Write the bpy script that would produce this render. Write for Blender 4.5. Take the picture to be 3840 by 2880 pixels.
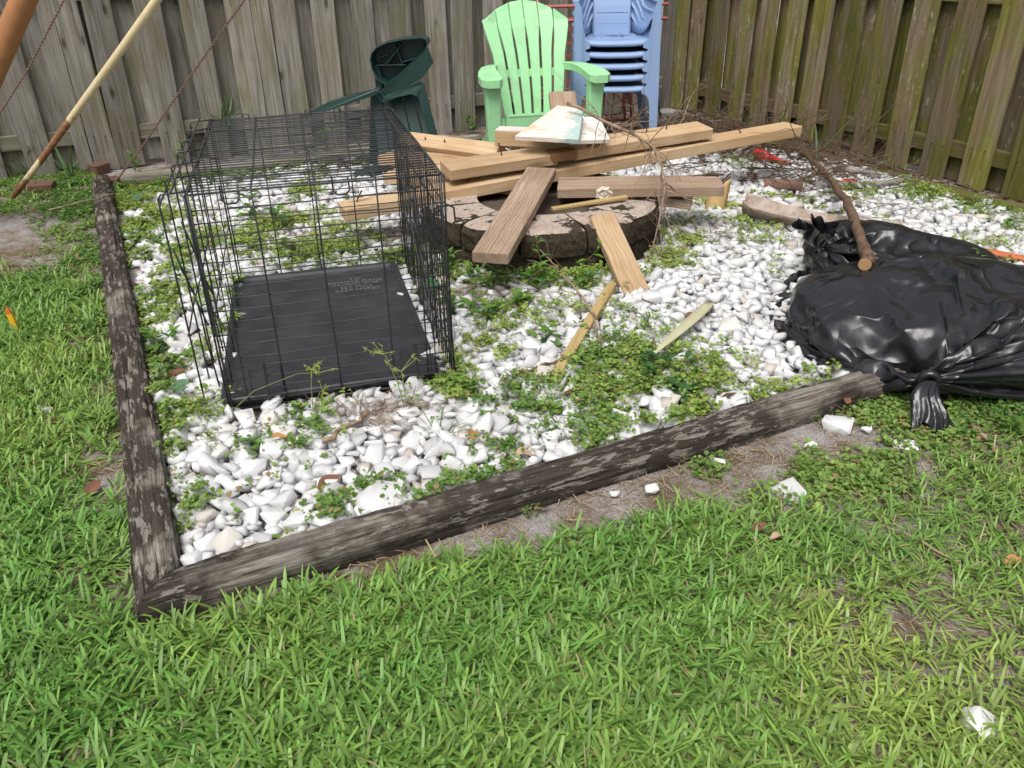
import bpy, bmesh, math, random
import numpy as np
from mathutils import Vector, Matrix, Euler

for _o in list(bpy.data.objects):
    bpy.data.objects.remove(_o)
SC = bpy.context.scene
COL = SC.collection
rng = np.random.default_rng(11)
R = math.radians

# ------------------------------------------------------------------ camera
cam_d = bpy.data.cameras.new('camera')
cam = bpy.data.objects.new('camera', cam_d)
COL.objects.link(cam)
cam_d.sensor_width = 36.0
cam_d.lens = 28.0
cam_d.clip_start = 0.05
cam_d.clip_end = 500.0
cam.matrix_world = Matrix.Translation((0, 0, 1.25)) @ Matrix.Rotation(R(90 - 29.0), 4, 'X') @ Matrix.Rotation(R(-1.0), 4, 'Z')
SC.camera = cam

# ------------------------------------------------------------------ daylight: overcast sky and a very soft sun
SUN_EL, SUN_AZ = 62.0, 200.0          # azimuth measured clockwise from +Y
world = bpy.data.worlds.new('World')
SC.world = world
world.use_nodes = True
_nt = world.node_tree
_bg = _nt.nodes['Background']
_sky = _nt.nodes.new('ShaderNodeTexSky')
_sky.sky_type = 'NISHITA'
_sky.sun_disc = False
_sky.sun_elevation = R(SUN_EL)
_sky.sun_rotation = R(SUN_AZ)
_sky.dust_density = 6.0
_sky.air_density = 1.0
_sky.ozone_density = 1.0
_hs = _nt.nodes.new('ShaderNodeHueSaturation')     # cloud cover: the sky is white-grey, not blue
_hs.inputs['Saturation'].default_value = 0.22
_nt.links.new(_sky.outputs[0], _hs.inputs['Color'])
_nt.links.new(_hs.outputs[0], _bg.inputs['Color'])
_bg.inputs['Strength'].default_value = 0.12
sun_d = bpy.data.lights.new('sun', 'SUN')
sun_d.energy = 1.2
sun_d.angle = R(30)
sun_d.color = (1.0, 0.97, 0.92)
sun = bpy.data.objects.new('sun', sun_d)
COL.objects.link(sun)
_az = R(SUN_AZ)
_sd = Vector((math.sin(_az) * math.cos(R(SUN_EL)), math.cos(_az) * math.cos(R(SUN_EL)), math.sin(R(SUN_EL))))
sun.rotation_euler = _sd.to_track_quat('Z', 'Y').to_euler()
sun.location = (0, -3, 6)
SC.view_settings.view_transform = 'Standard'
SC.view_settings.look = 'None'
SC.view_settings.gamma = 1.0
SC.view_settings.use_curve_mapping = False
SC.view_settings.exposure = 0.62
SC.cycles.max_bounces = 5
SC.cycles.diffuse_bounces = 3
SC.cycles.glossy_bounces = 2
SC.cycles.transmission_bounces = 3
SC.cycles.transparent_max_bounces = 8

# ------------------------------------------------------------------ helpers: objects
MW = {}                                    # world matrix of every thing root


def tag(o, label=None, cat=None, group=None, kind=None):
    if label: o['label'] = label
    if cat: o['category'] = cat
    if group: o['group'] = group
    if kind: o['kind'] = kind
    return o


def thing(name, label, cat, M=None, group=None):
    o = bpy.data.objects.new(name, None)
    o.empty_display_size = 0.1
    COL.objects.link(o)
    M = M if M is not None else Matrix.Identity(4)
    if isinstance(M, (tuple, list)):
        M = Matrix.Translation(M)
    o.matrix_world = M
    MW[o.name] = M.copy()
    return tag(o, label, cat, group)


def link(o, parent=None, M=None):
    """M is a world matrix; it is converted to the parent's space."""
    COL.objects.link(o)
    M = M if M is not None else Matrix.Identity(4)
    MW[o.name] = M.copy()
    if parent is not None:
        o.parent = parent
        o.matrix_basis = MW[parent.name].inverted() @ M
    else:
        o.matrix_basis = M
    return o


def mesh_data(name, V, F, mat=None, smooth=False, col=None):
    me = bpy.data.meshes.new(name)
    V = np.asarray(V, dtype=np.float64).reshape(-1, 3)
    if isinstance(F, np.ndarray):
        k = F.shape[1]
        n = len(F)
        me.vertices.add(len(V))
        me.vertices.foreach_set('co', V.astype(np.float32).ravel())
        me.loops.add(n * k)
        me.loops.foreach_set('vertex_index', F.astype(np.int32).ravel())
        me.polygons.add(n)
        me.polygons.foreach_set('loop_start', np.arange(0, n * k, k, dtype=np.int32))
        me.update(calc_edges=True)
    else:
        me.from_pydata([tuple(v) for v in V], [], [tuple(f) for f in F])
        me.update()
    if smooth:
        me.polygons.foreach_set('use_smooth', np.ones(len(me.polygons), dtype=bool))
    if col is not None:
        ca = me.color_attributes.new('Col', 'FLOAT_COLOR', 'POINT')
        c4 = np.ones((len(V), 4), dtype=np.float32)
        c4[:, :3] = col
        ca.data.foreach_set('color', c4.ravel())
    if mat is not None:
        me.materials.append(mat)
    me.validate()
    return me


def obj(name, V, F, mat=None, parent=None, M=None, smooth=False, col=None):
    return link(bpy.data.objects.new(name, mesh_data(name, V, F, mat, smooth, col)), parent, M)


def inst(name, me, parent=None, M=None):
    return link(bpy.data.objects.new(name, me), parent, M)


def copy_tree(root, M, label=None, group=None):
    c = root.copy()
    COL.objects.link(c)
    c.matrix_basis = M
    MW[c.name] = M.copy()
    if label: c['label'] = label
    if group: c['group'] = group

    def rec(src, dst):
        for ch in src.children:
            d = ch.copy()
            COL.objects.link(d)
            d.parent = dst
            rec(ch, d)
    rec(root, c)
    return c


def frame(origin, xdir, zhint=(0, 0, 1)):
    """World matrix whose local X runs along xdir and local Z as near to zhint as can be."""
    x = Vector(xdir).normalized()
    z = Vector(zhint)
    z = (z - x * z.dot(x)).normalized()
    y = z.cross(x)
    M = Matrix((x, y, z)).transposed().to_4x4()
    M.translation = Vector(origin)
    return M


# ------------------------------------------------------------------ helpers: shapes (V, F)
def join(*vf):
    V, F, n = [], [], 0
    for v, f in vf:
        v = np.asarray(v, float).reshape(-1, 3)
        V.append(v)
        F += [tuple(int(i) + n for i in q) for q in f]
        n += len(v)
    return np.concatenate(V), F


def xf(vf, M):
    v = np.asarray(vf[0], float)
    A = np.array(M)
    return v @ A[:3, :3].T + A[:3, 3], vf[1]


def loft(rings, closed=True, caps=True):
    rings = np.asarray(rings, float)
    n, m = rings.shape[:2]
    F = []
    for j in range(n - 1):
        for i in range(m if closed else m - 1):
            a, b = j * m + i, j * m + (i + 1) % m
            F.append((a, b, b + m, a + m))
    if caps and closed:
        F.append(tuple(range(m - 1, -1, -1)))
        F.append(tuple((n - 1) * m + i for i in range(m)))
    return rings.reshape(-1, 3), F


def tube(path, rad, sides=6, caps=True):
    P = np.asarray(path, float)
    n = len(P)
    rad = np.broadcast_to(np.asarray(rad, float), (n,))
    T = np.gradient(P, axis=0)
    T /= np.linalg.norm(T, axis=1)[:, None] + 1e-12
    up = np.array([0, 0, 1.0]) if abs(T[0][2]) < 0.9 else np.array([1.0, 0, 0])
    rings = []
    u = None
    for k in range(n):
        if u is None:
            u = np.cross(up, T[k])
        u = u - T[k] * (u @ T[k])
        u /= np.linalg.norm(u) + 1e-12
        w = np.cross(T[k], u)
        a = np.arange(sides) * 2 * math.pi / sides
        rings.append(P[k] + rad[k] * (np.cos(a)[:, None] * u + np.sin(a)[:, None] * w))
    return loft(rings, True, caps)


def box(cx, cy, cz, sx, sy, sz):
    x, y, z = sx / 2, sy / 2, sz / 2
    V = [(cx + a * x, cy + b * y, cz + c * z) for c in (-1, 1) for b in (-1, 1) for a in (-1, 1)]
    F = [(0, 2, 3, 1), (4, 5, 7, 6), (0, 1, 5, 4), (2, 6, 7, 3), (0, 4, 6, 2), (1, 3, 7, 5)]
    return np.array(V), F


def plank(L, w, t, ch=0.003, seg=4, warp=0.0, ragged=0.0, seed=0):
    """Chamfered board, local X from 0 to L, centred in Y and Z."""
    r = np.random.default_rng(seed)
    y, z = w / 2, t / 2
    prof = np.array([(-y + ch, -z), (y - ch, -z), (y, -z + ch), (y, z - ch), (y - ch, z), (-y + ch, z), (-y, z - ch), (-y, -z + ch)])
    rings = []
    xs = [0.0, ch] + list(np.linspace(0, L, seg + 1)[1:-1]) + [L - ch, L]
    p1, p2 = r.uniform(0, 6.28, 2)
    for k, x in enumerate(xs):
        s = 1.0 if 0 < k < len(xs) - 1 else 1 - 2 * ch / max(w, 0.01)
        off = warp * math.sin(2.3 * x + p1), 0.6 * warp * math.sin(1.7 * x + p2)
        ring = np.zeros((8, 3))
        ring[:, 0] = x
        ring[:, 1] = prof[:, 0] * s + off[0]
        ring[:, 2] = prof[:, 1] * s + off[1]
        if ragged and k < 2:
            ring[:, 0] += r.normal(0, ragged, 8)
        rings.append(ring)
    return loft(rings)


def plate(poly, t, axis=2, inset=0.0):
    """Extrude a 2-D outline (list of (a, b)) to thickness t, centred, along the given axis."""
    P = np.asarray(poly, float)
    n = len(P)
    rings = []
    for h in (-t / 2, t / 2):
        v = np.zeros((n, 3))
        ax = [i for i in range(3) if i != axis]
        v[:, ax[0]] = P[:, 0]
        v[:, ax[1]] = P[:, 1]
        v[:, axis] = h
        rings.append(v)
    return loft(rings)


def ico(sub):
    bm = bmesh.new()
    bmesh.ops.create_icosphere(bm, subdivisions=sub, radius=1.0)
    V = np.array([v.co[:] for v in bm.verts])
    F = np.array([[v.index for v in f.verts] for f in bm.faces])
    bm.free()
    return V, F


def vnoise(x, y, scale=1.0, seed=0):
    """Smooth 2-D value noise in 0..1."""
    r = np.random.default_rng(seed)
    T = r.random((64, 64))
    x = np.asarray(x, float) * scale + 1000.3
    y = np.asarray(y, float) * scale + 1000.7
    xi, yi = np.floor(x).astype(int), np.floor(y).astype(int)
    fx, fy = x - xi, y - yi
    fx, fy = fx * fx * (3 - 2 * fx), fy * fy * (3 - 2 * fy)
    g = lambda i, j: T[i % 64, j % 64]
    return (g(xi, yi) * (1 - fx) + g(xi + 1, yi) * fx) * (1 - fy) + (g(xi, yi + 1) * (1 - fx) + g(xi + 1, yi + 1) * fx) * fy


def fnoise(x, y, scale=1.0, seed=0, octv=3):
    s, a, t = 0, 0.5, 0
    for k in range(octv):
        s = s + a * vnoise(x, y, scale * 2 ** k, seed + k)
        t += a
        a *= 0.5
    return s / t


def gz(x, y):
    """Height of the ground."""
    return 0.016 * (fnoise(x, y, 1.3, 5) - 0.5) + 0.006 * (fnoise(x, y, 9, 8) - 0.5)


# bed frame: origin at the mitred corner, E1 along the front timber, E2 along the side timber
BC = np.array([-0.787, 1.206])
E1 = np.array([0.904, 0.4276])
E2 = np.array([-0.4276, 0.904])


def bed_ab(x, y):
    dx, dy = np.asarray(x) - BC[0], np.asarray(y) - BC[1]
    return dx * E1[0] + dy * E1[1], dx * E2[0] + dy * E2[1]


def bed_xy(a, b):
    return BC[0] + a * E1[0] + b * E2[0], BC[1] + a * E1[1] + b * E2[1]


def bp(a, b, z=0.0):
    x, y = bed_xy(a, b)
    return (x, y, z)


# ------------------------------------------------------------------ helpers: materials
class MB:
    def __init__(self, name, rough=0.7, spec=0.3):
        self.m = bpy.data.materials.new(name)
        self.m.use_nodes = True
        self.t = self.m.node_tree
        self.b = self.t.nodes['Principled BSDF']
        self.b.inputs['Roughness'].default_value = rough
        self.b.inputs['Specular IOR Level'].default_value = spec

    def n(self, typ, **kw):
        nd = self.t.nodes.new(typ)
        for k, v in kw.items():
            setattr(nd, k, v)
        return nd

    def l(self, a, b):
        self.t.links.new(a, b)

    def put(self, sock, v):
        if isinstance(v, bpy.types.NodeSocket):
            self.l(v, sock)
        elif isinstance(v, (tuple, list)) and len(v) == 3 and sock.type == 'RGBA':
            sock.default_value = (*v, 1.0)
        else:
            sock.default_value = v

    def coord(self, kind='Object', scale=(1, 1, 1), rnd=0.0):
        tc = self.n('ShaderNodeTexCoord')
        v = tc.outputs[kind]
        if rnd:
            oi = self.n('ShaderNodeObjectInfo')
            mul = self.n('ShaderNodeVectorMath', operation='MULTIPLY_ADD')
            cmb = self.n('ShaderNodeCombineXYZ')
            for k in range(3):
                self.l(oi.outputs['Random'], cmb.inputs[k])
            self.l(cmb.outputs[0], mul.inputs[0])
            mul.inputs[1].default_value = (rnd, rnd * 1.7, rnd * 2.3)
            self.l(v, mul.inputs[2])
            v = mul.outputs[0]
        mp = self.n('ShaderNodeMapping')
        mp.inputs['Scale'].default_value = scale
        self.l(v, mp.inputs['Vector'])
        return mp.outputs[0]

    def noise(self, vec, scale=5, detail=4, rough=0.55, dist=0.0):
        nd = self.n('ShaderNodeTexNoise')
        self.l(vec, nd.inputs['Vector'])
        nd.inputs['Scale'].default_value = scale
        nd.inputs['Detail'].default_value = detail
        nd.inputs['Roughness'].default_value = rough
        nd.inputs['Distortion'].default_value = dist
        return nd.outputs['Fac']

    def voro(self, vec, scale=5, feature='F1', out='Distance'):
        nd = self.n('ShaderNodeTexVoronoi', feature=feature)
        self.l(vec, nd.inputs['Vector'])
        nd.inputs['Scale'].default_value = scale
        return nd.outputs[out]

    def ramp(self, fac, *stops):
        nd = self.n('ShaderNodeValToRGB')
        e = nd.color_ramp.elements
        while len(e) < len(stops):
            e.new(0.5)
        for k, (p, c) in enumerate(stops):
            e[k].position = p
            e[k].color = (*c, 1) if isinstance(c, (tuple, list)) else (c, c, c, 1)
        self.l(fac, nd.inputs[0])
        return nd.outputs[0]

    def mix(self, fac, a, b, blend='MIX'):
        nd = self.n('ShaderNodeMix', data_type='RGBA', blend_type=blend)
        self.put(nd.inputs[0], fac)
        self.put(nd.inputs[6], a)
        self.put(nd.inputs[7], b)
        return nd.outputs[2]

    def math(self, op, a, b=0.0, c=0.0):
        nd = self.n('ShaderNodeMath', operation=op)
        for k, v in enumerate((a, b, c)):
            self.put(nd.inputs[k], v)
        return nd.outputs[0]

    def rand(self):
        return self.n('ShaderNodeObjectInfo').outputs['Random']

    def attr(self, name='Col'):
        return self.n('ShaderNodeVertexColor', layer_name=name).outputs['Color']

    def bump(self, h, strength=0.3, dist=0.01):
        nd = self.n('ShaderNodeBump')
        nd.inputs['Strength'].default_value = strength
        nd.inputs['Distance'].default_value = dist
        self.l(h, nd.inputs['Height'])
        self.l(nd.outputs[0], self.b.inputs['Normal'])

    def value(self, colr, fac):
        nd = self.n('ShaderNodeHueSaturation')
        self.put(nd.inputs['Value'], fac)
        self.put(nd.inputs['Color'], colr)
        return nd.outputs[0]

    def color(self, c):
        self.put(self.b.inputs['Base Color'], c)
        return self

    def rough(self, c):
        self.put(self.b.inputs['Roughness'], c)
        return self

    def translucent(self, c, fac=0.3):
        tr = self.n('ShaderNodeBsdfTranslucent')
        self.put(tr.inputs['Color'], c)
        mx = self.n('ShaderNodeMixShader')
        mx.inputs[0].default_value = fac
        self.l(self.b.outputs[0], mx.inputs[1])
        self.l(tr.outputs[0], mx.inputs[2])
        out = [x for x in self.t.nodes if x.type == 'OUTPUT_MATERIAL'][0]
        self.l(mx.outputs[0], out.inputs['Surface'])


def plain(name, c, rough=0.5, spec=0.4, metal=0.0, var=0.12, scale=30, bump=0.05):
    m = MB(name, rough, spec)
    v = m.coord('Object')
    f = m.noise(v, scale, 5)
    m.color(m.mix(f, tuple(x * (1 - var) for x in c), tuple(min(1, x * (1 + var)) for x in c)))
    m.b.inputs['Metallic'].default_value = metal
    if bump:
        m.bump(f, bump, 0.004)
    return m.m


def wood(name, dark, mid, light, grain=18, rings=True, rough=0.75, knots=0.35, var=0.25, stain=None, stain_amt=0.5, bump=0.25):
    """Sawn wood, grain along local X."""
    m = MB(name, rough, 0.2)
    v = m.coord('Object', (1, 1, 1), 7.0)
    # long wavy grain
    mp = m.n('ShaderNodeMapping')
    mp.inputs['Scale'].default_value = (0.9, grain, grain)
    m.l(v, mp.inputs['Vector'])
    g1 = m.noise(mp.outputs[0], 3.0, 6, 0.6, 0.6)
    mp2 = m.n('ShaderNodeMapping')
    mp2.inputs['Scale'].default_value = (2.0, grain * 6, grain * 6)
    m.l(v, mp2.inputs['Vector'])
    g2 = m.noise(mp2.outputs[0], 3.0, 3, 0.6)
    fac = m.math('MULTIPLY_ADD', g2, 0.35, m.math('MULTIPLY', g1, 0.75))
    if rings:
        mp3 = m.n('ShaderNodeMapping')
        mp3.inputs['Scale'].default_value = (0.35, 1.0, 1.0)
        m.l(v, mp3.inputs['Vector'])
        w = m.n('ShaderNodeTexWave', wave_type='RINGS', rings_direction='X')
        w.inputs['Scale'].default_value = 40
        w.inputs['Distortion'].default_value = 9
        w.inputs['Detail'].default_value = 2
        w.inputs['Detail Scale'].default_value = 0.35
        m.l(mp3.outputs[0], w.inputs['Vector'])
        fac = m.math('MULTIPLY_ADD', w.outputs['Fac'], 0.17, m.math('MULTIPLY', fac, 0.88))
    c = m.ramp(fac, (0.28, dark), (0.5, mid), (0.78, light))
    if knots:
        mk = m.n('ShaderNodeMapping')
        mk.inputs['Scale'].default_value = (2.2, 6.5, 6.5)
        m.l(v, mk.inputs['Vector'])
        k = m.voro(mk.outputs[0], 1.0)
        kf = m.ramp(k, (0.0, 1.0), (0.10, 0.55), (0.17, 0.0))
        c = m.mix(m.math('MULTIPLY', kf, knots), c, tuple(x * 0.28 for x in dark))
    if stain:
        s = m.noise(v, 2.6, 5, 0.65)
        sf = m.ramp(s, (0.42, 0.0), (0.62, 1.0))
        c = m.mix(m.math('MULTIPLY', sf, stain_amt), c, stain)
    val = m.math('MULTIPLY_ADD', m.rand(), var, 1 - var / 2)
    m.color(m.value(c, val))
    m.bump(fac, bump, 0.004)
    return m.m

# ================================================================== THE SETTING
# ------------------------------------------------------------------ materials of the setting
def mat_ground():
    m = MB('soil', 0.95, 0.1)
    v = m.coord('Object')
    big = m.noise(v, 1.6, 4, 0.6)
    mid = m.noise(v, 9, 5, 0.65)
    fine = m.noise(v, 160, 4, 0.7)
    sand = m.ramp(fine, (0.3, (0.10, 0.092, 0.088)), (0.5, (0.27, 0.25, 0.24)), (0.75, (0.42, 0.39, 0.38)))
    litter = m.ramp(fine, (0.3, (0.055, 0.04, 0.026)), (0.6, (0.17, 0.125, 0.08)), (0.8, (0.3, 0.23, 0.16)))
    f = m.ramp(m.math('MULTIPLY_ADD', mid, 0.6, m.math('MULTIPLY', big, 0.4)), (0.42, 0.0), (0.58, 1.0))
    c = m.mix(f, litter, sand)
    speck = m.ramp(m.voro(v, 70), (0.06, 1.0), (0.13, 0.0))
    c = m.mix(m.math('MULTIPLY', speck, 0.7), c, (0.03, 0.024, 0.02))
    m.color(c)
    m.bump(m.math('MULTIPLY_ADD', fine, 0.5, mid), 0.7, 0.012)
    return m.m


def mat_fence(name, green):
    m = MB(name, 0.9, 0.12)
    v = m.coord('Object', (1, 1, 1), 9.0)
    mp = m.n('ShaderNodeMapping'); mp.inputs['Scale'].default_value = (0.8, 16, 16); m.l(v, mp.inputs['Vector'])
    g1 = m.noise(mp.outputs[0], 2.6, 6, 0.62, 0.5)
    mp2 = m.n('ShaderNodeMapping'); mp2.inputs['Scale'].default_value = (1.5, 90, 90); m.l(v, mp2.inputs['Vector'])
    g2 = m.noise(mp2.outputs[0], 2.6, 3, 0.6)
    fac = m.math('MULTIPLY_ADD', g2, 0.35, m.math('MULTIPLY', g1, 0.72))
    if green:
        c = m.ramp(fac, (0.3, (0.062, 0.050, 0.034)), (0.52, (0.160, 0.132, 0.090)), (0.78, (0.29, 0.25, 0.185)))
    else:
        c = m.ramp(fac, (0.32, (0.062, 0.056, 0.048)), (0.50, (0.200, 0.186, 0.160)), (0.74, (0.375, 0.355, 0.315)))
    # knots
    mk = m.n('ShaderNodeMapping'); mk.inputs['Scale'].default_value = (3.0, 8, 8); m.l(v, mk.inputs['Vector'])
    kd = m.voro(mk.outputs[0], 1.0)
    c = m.mix(m.ramp(kd, (0.0, 0.9), (0.07, 0.75), (0.1, 0.25), (0.2, 0.0)), c, (0.035, 0.028, 0.02))
    # weathering: brown and olive bands
    s1 = m.noise(v, 3.1, 5, 0.6)
    c = m.mix(m.math('MULTIPLY', m.ramp(s1, (0.45, 0.0), (0.66, 1.0)), 0.55 if green else 0.35), c, (0.14, 0.105, 0.07) if not green else (0.19, 0.11, 0.05))
    mp3 = m.n('ShaderNodeMapping'); mp3.inputs['Scale'].default_value = (1.1, 4, 4); m.l(v, mp3.inputs['Vector'])
    s2 = m.noise(mp3.outputs[0], 2.0, 5, 0.62)
    if green:
        c = m.mix(m.math('MULTIPLY', m.ramp(s2, (0.44, 0.0), (0.60, 1.0)), 0.80), c, m.ramp(g1, (0.3, (0.075, 0.080, 0.014)), (0.7, (0.185, 0.190, 0.026))))
        mp4 = m.n('ShaderNodeMapping'); mp4.inputs['Scale'].default_value = (4.5, 22, 22); m.l(v, mp4.inputs['Vector'])
        s3 = m.noise(mp4.outputs[0], 2.2, 5, 0.75)
        big = m.noise(v, 1.7, 3, 0.5)
        lich = m.math('MULTIPLY', m.ramp(s3, (0.58, 0.0), (0.64, 1.0)), m.ramp(big, (0.45, 0.0), (0.6, 1.0)))
        c = m.mix(m.math('MULTIPLY', lich, 0.85), c, (0.42, 0.40, 0.30))
    else:
        c = m.mix(m.math('MULTIPLY', m.ramp(s2, (0.48, 0.0), (0.68, 1.0)), 0.5), c, (0.15, 0.145, 0.055))
    # nail heads over the lower rail, each with a short rust run
    raw = m.n('ShaderNodeTexCoord').outputs['Object']
    sp = m.n('ShaderNodeSeparateXYZ'); m.l(raw, sp.inputs[0])
    ay = m.math('ABSOLUTE', m.math('SUBTRACT', m.math('ABSOLUTE', sp.outputs['Y']), 0.036))
    for hx in (0.205, 1.02):
        dx = m.math('ABSOLUTE', m.math('SUBTRACT', sp.outputs['X'], hx))
        head = m.math('LESS_THAN', m.math('MAXIMUM', ay, dx), 0.0038)
        run = m.math('MULTIPLY', m.math('LESS_THAN', ay, 0.006), m.math('MULTIPLY', m.math('GREATER_THAN', sp.outputs['X'], hx - 0.10), m.math('LESS_THAN', sp.outputs['X'], hx)))
        c = m.mix(m.math('MULTIPLY', run, m.math('MULTIPLY', g2, 0.7)), c, (0.05, 0.03, 0.018))
        c = m.mix(head, c, (0.03, 0.022, 0.018))
    val = m.math('MULTIPLY_ADD', m.rand(), 0.6, 0.66)
    m.color(m.value(c, val))
    m.bump(fac, 0.5, 0.006)
    return m.m


def mat_timber():
    m = MB('weathered_timber', 0.92, 0.1)
    v = m.coord('Object', (1, 1, 1), 5.0)

    def nz(sx, s, sc, det=7, ro=0.68, di=0.3):
        mp = m.n('ShaderNodeMapping'); mp.inputs['Scale'].default_value = (sx, s, s); m.l(v, mp.inputs['Vector'])
        return m.noise(mp.outputs[0], sc, det, ro, di)
    g = nz(1.6, 34, 2.4)                       # long fibres
    crack = nz(0.9, 60, 1.6, 3, 0.5, 0.2)
    p = nz(5.0, 20, 2.1, 6, 0.75)              # flakes of paler wood
    big = m.noise(v, 4.0, 5, 0.6)
    c = m.ramp(g, (0.28, (0.034, 0.029, 0.024)), (0.46, (0.14, 0.122, 0.102)), (0.64, (0.31, 0.285, 0.245)))
    dark = m.ramp(big, (0.41, 0.0), (0.50, 1.0))
    c = m.mix(m.math('MULTIPLY', dark, 0.93), c, m.ramp(g, (0.3, (0.016, 0.013, 0.010)), (0.65, (0.060, 0.047, 0.038))))
    pale = m.ramp(m.math('MULTIPLY_ADD', big, 0.22, m.math('MULTIPLY', p, 0.8)), (0.552, 0.0), (0.562, 1.0))
    c = m.mix(m.math('MULTIPLY', pale, 0.45), c, m.ramp(g, (0.3, (0.24, 0.205, 0.17)), (0.6, (0.47, 0.43, 0.38))))
    c = m.mix(m.ramp(crack, (0.30, 0.9), (0.35, 0.0)), c, (0.012, 0.009, 0.007))
    m.color(c)
    h = m.math('MULTIPLY_ADD', pale, 0.3, m.math('MULTIPLY_ADD', crack, 0.5, g))
    m.bump(h, 0.9, 0.009)
    return m.m


M_SOIL = mat_ground()
M_FENCE_L = mat_fence('grey_fence_wood', False)
M_FENCE_R = mat_fence('mossy_fence_wood', True)
M_TIMBER = mat_timber()

# ------------------------------------------------------------------ ground: one sheet to the horizon, fine near the camera
def build_ground():
    near = np.arange(-4.6, 4.61, 0.05)
    xs = np.concatenate([[-200, -80, -30, -12, -7], near, [7, 12, 30, 80, 200]])
    neary = np.arange(-0.6, 8.41, 0.05)
    ys = np.concatenate([[-200, -80, -30, -10, -3], neary, [10, 14, 30, 80, 250]])
    X, Y = np.meshgrid(xs, ys)
    Z = gz(X, Y)
    nx, ny = len(xs), len(ys)
    I = np.arange(nx * ny).reshape(ny, nx)
    F = np.stack([I[:-1, :-1], I[:-1, 1:], I[1:, 1:], I[1:, :-1]], -1).reshape(-1, 4)
    o = obj('ground', np.stack([X, Y, Z], -1), F, M_SOIL, smooth=True)
    tag(o, 'sandy grey soil under lawn and gravel bed', 'ground', kind='structure')


build_ground()


# ------------------------------------------------------------------ shadowbox fences
def fence(name, label, A, D, fronts, backs, rails, mat, seed, H=1.85, posts=()):
    r = np.random.default_rng(seed)
    D = np.array(D) / np.linalg.norm(D)
    Nn = np.array([D[1], -D[0]])                    # towards the viewer's side
    if Nn @ (np.array([0, 0]) - np.array(A)) < 0:
        Nn = -Nn
    root = thing(name, label, 'fence', (A[0], A[1], 0))
    variants = [mesh_data('board', *plank(H, 0.157, 0.02, 0.003, 5, 0.004, 0.006, seed * 10 + k), mat) for k in range(6)]

    def one(s0, s1, off, zb):
        w = s1 - s0
        me = variants[r.integers(6)]
        c = (s0 + s1) / 2
        tilt = r.normal(0, 0.006)
        p = np.array(A) + D * c + Nn * (off + r.normal(0, 0.002))
        up = Vector((D[0] * tilt, D[1] * tilt, 1.0))
        M = frame((p[0], p[1], zb), up, (Nn[0], Nn[1], r.normal(0, 0.01)))
        M = M @ Matrix.Diagonal((1, w / 0.157, 1, 1))
        inst('board', me, root, M)
    for s0, s1 in fronts:
        one(s0, s1, 0.0, gz(*(np.array(A) + D * s0)) - 0.015 + r.uniform(0, 0.04))
    for s0, s1 in backs:
        one(s0, s1, -0.066, gz(*(np.array(A) + D * s0)) + r.uniform(0.0, 0.05))
    for z0, hh, s0, s1 in rails:
        p = np.array(A) + D * s0 - Nn * 0.033
        obj('rail', *plank(s1 - s0, 0.04, hh, 0.004, 8, 0.003, 0, seed), mat, root, frame((p[0], p[1], z0), (D[0], D[1], 0)))
    for s in posts:
        p = np.array(A) + D * s - Nn * 0.12
        obj('post', *plank(H + 0.05, 0.09, 0.09, 0.005, 4, 0.0, 0, seed), mat, root, frame((p[0], p[1], -0.1), (0, 0, 1), (Nn[0], Nn[1], 0)))
    return root


def fences():
    A = (-2.525, 5.234)
    D = (1.387 + 2.525, 7.007 - 5.234)
    fr = [(-0.225, -0.145), (-0.142, 0.001), (0.003, 0.161), (0.283, 0.439), (0.556, 0.704), (0.822, 0.980), (0.985, 1.100), (1.106, 1.266),
          (1.362, 1.517), (1.627, 1.775), (1.893, 2.052), (2.161, 2.317), (2.344, 2.504)]
    s = 2.60
    while s < 4.15:
        fr.append((s, s + 0.157)); s += 0.262
    s = -0.36
    while s > -4.0:
        fr.append((s - 0.157, s)); s -= 0.275
    fr.sort()
    bk = []
    for a, b in zip(fr[:-1], fr[1:]):
        c = (a[1] + b[0]) / 2
        hw = max(0.08, (b[0] - a[1]) / 2 + 0.055) if b[0] - a[1] > 0.03 else 0.04
        bk.append((c - hw, c + hw))
    fence('wooden_fence', 'grey weathered shadowbox board fence behind the wire crate and chairs', A, D, fr, bk,
          [(0.215, 0.09, -4.2, 4.2), (1.03, 0.09, -4.2, 4.2), (1.7, 0.09, -4.2, 4.2)], M_FENCE_L, 3, posts=(-2.9, -0.45, 2.0, 4.3))
    A2 = (1.42, 7.03)
    D2 = (2.641 - 1.45, 4.355 - 7.0)
    fr = [(e - 0.165, e) for e in (0.098, 0.306, 0.572, 0.866, 1.119, 1.378, 1.611, 1.873, 2.138, 2.402, 2.672)]
    s = 2.94
    while s < 6.5:
        fr.append((s - 0.165, s)); s += 0.268
    bk = [((a[1] + b[0]) / 2 - 0.118, (a[1] + b[0]) / 2 + 0.118) for a, b in zip(fr[:-1], fr[1:])]
    fence('wooden_fence', 'green mossy shadowbox board fence with lichen beside the black bags', A2, D2, fr, bk,
          [(0.185, 0.09, 0.02, 6.5), (0.975, 0.09, 0.02, 6.5), (1.7, 0.09, 0.02, 6.5)], M_FENCE_R, 7, posts=(1.2, 3.65, 6.0))


fences()


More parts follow.
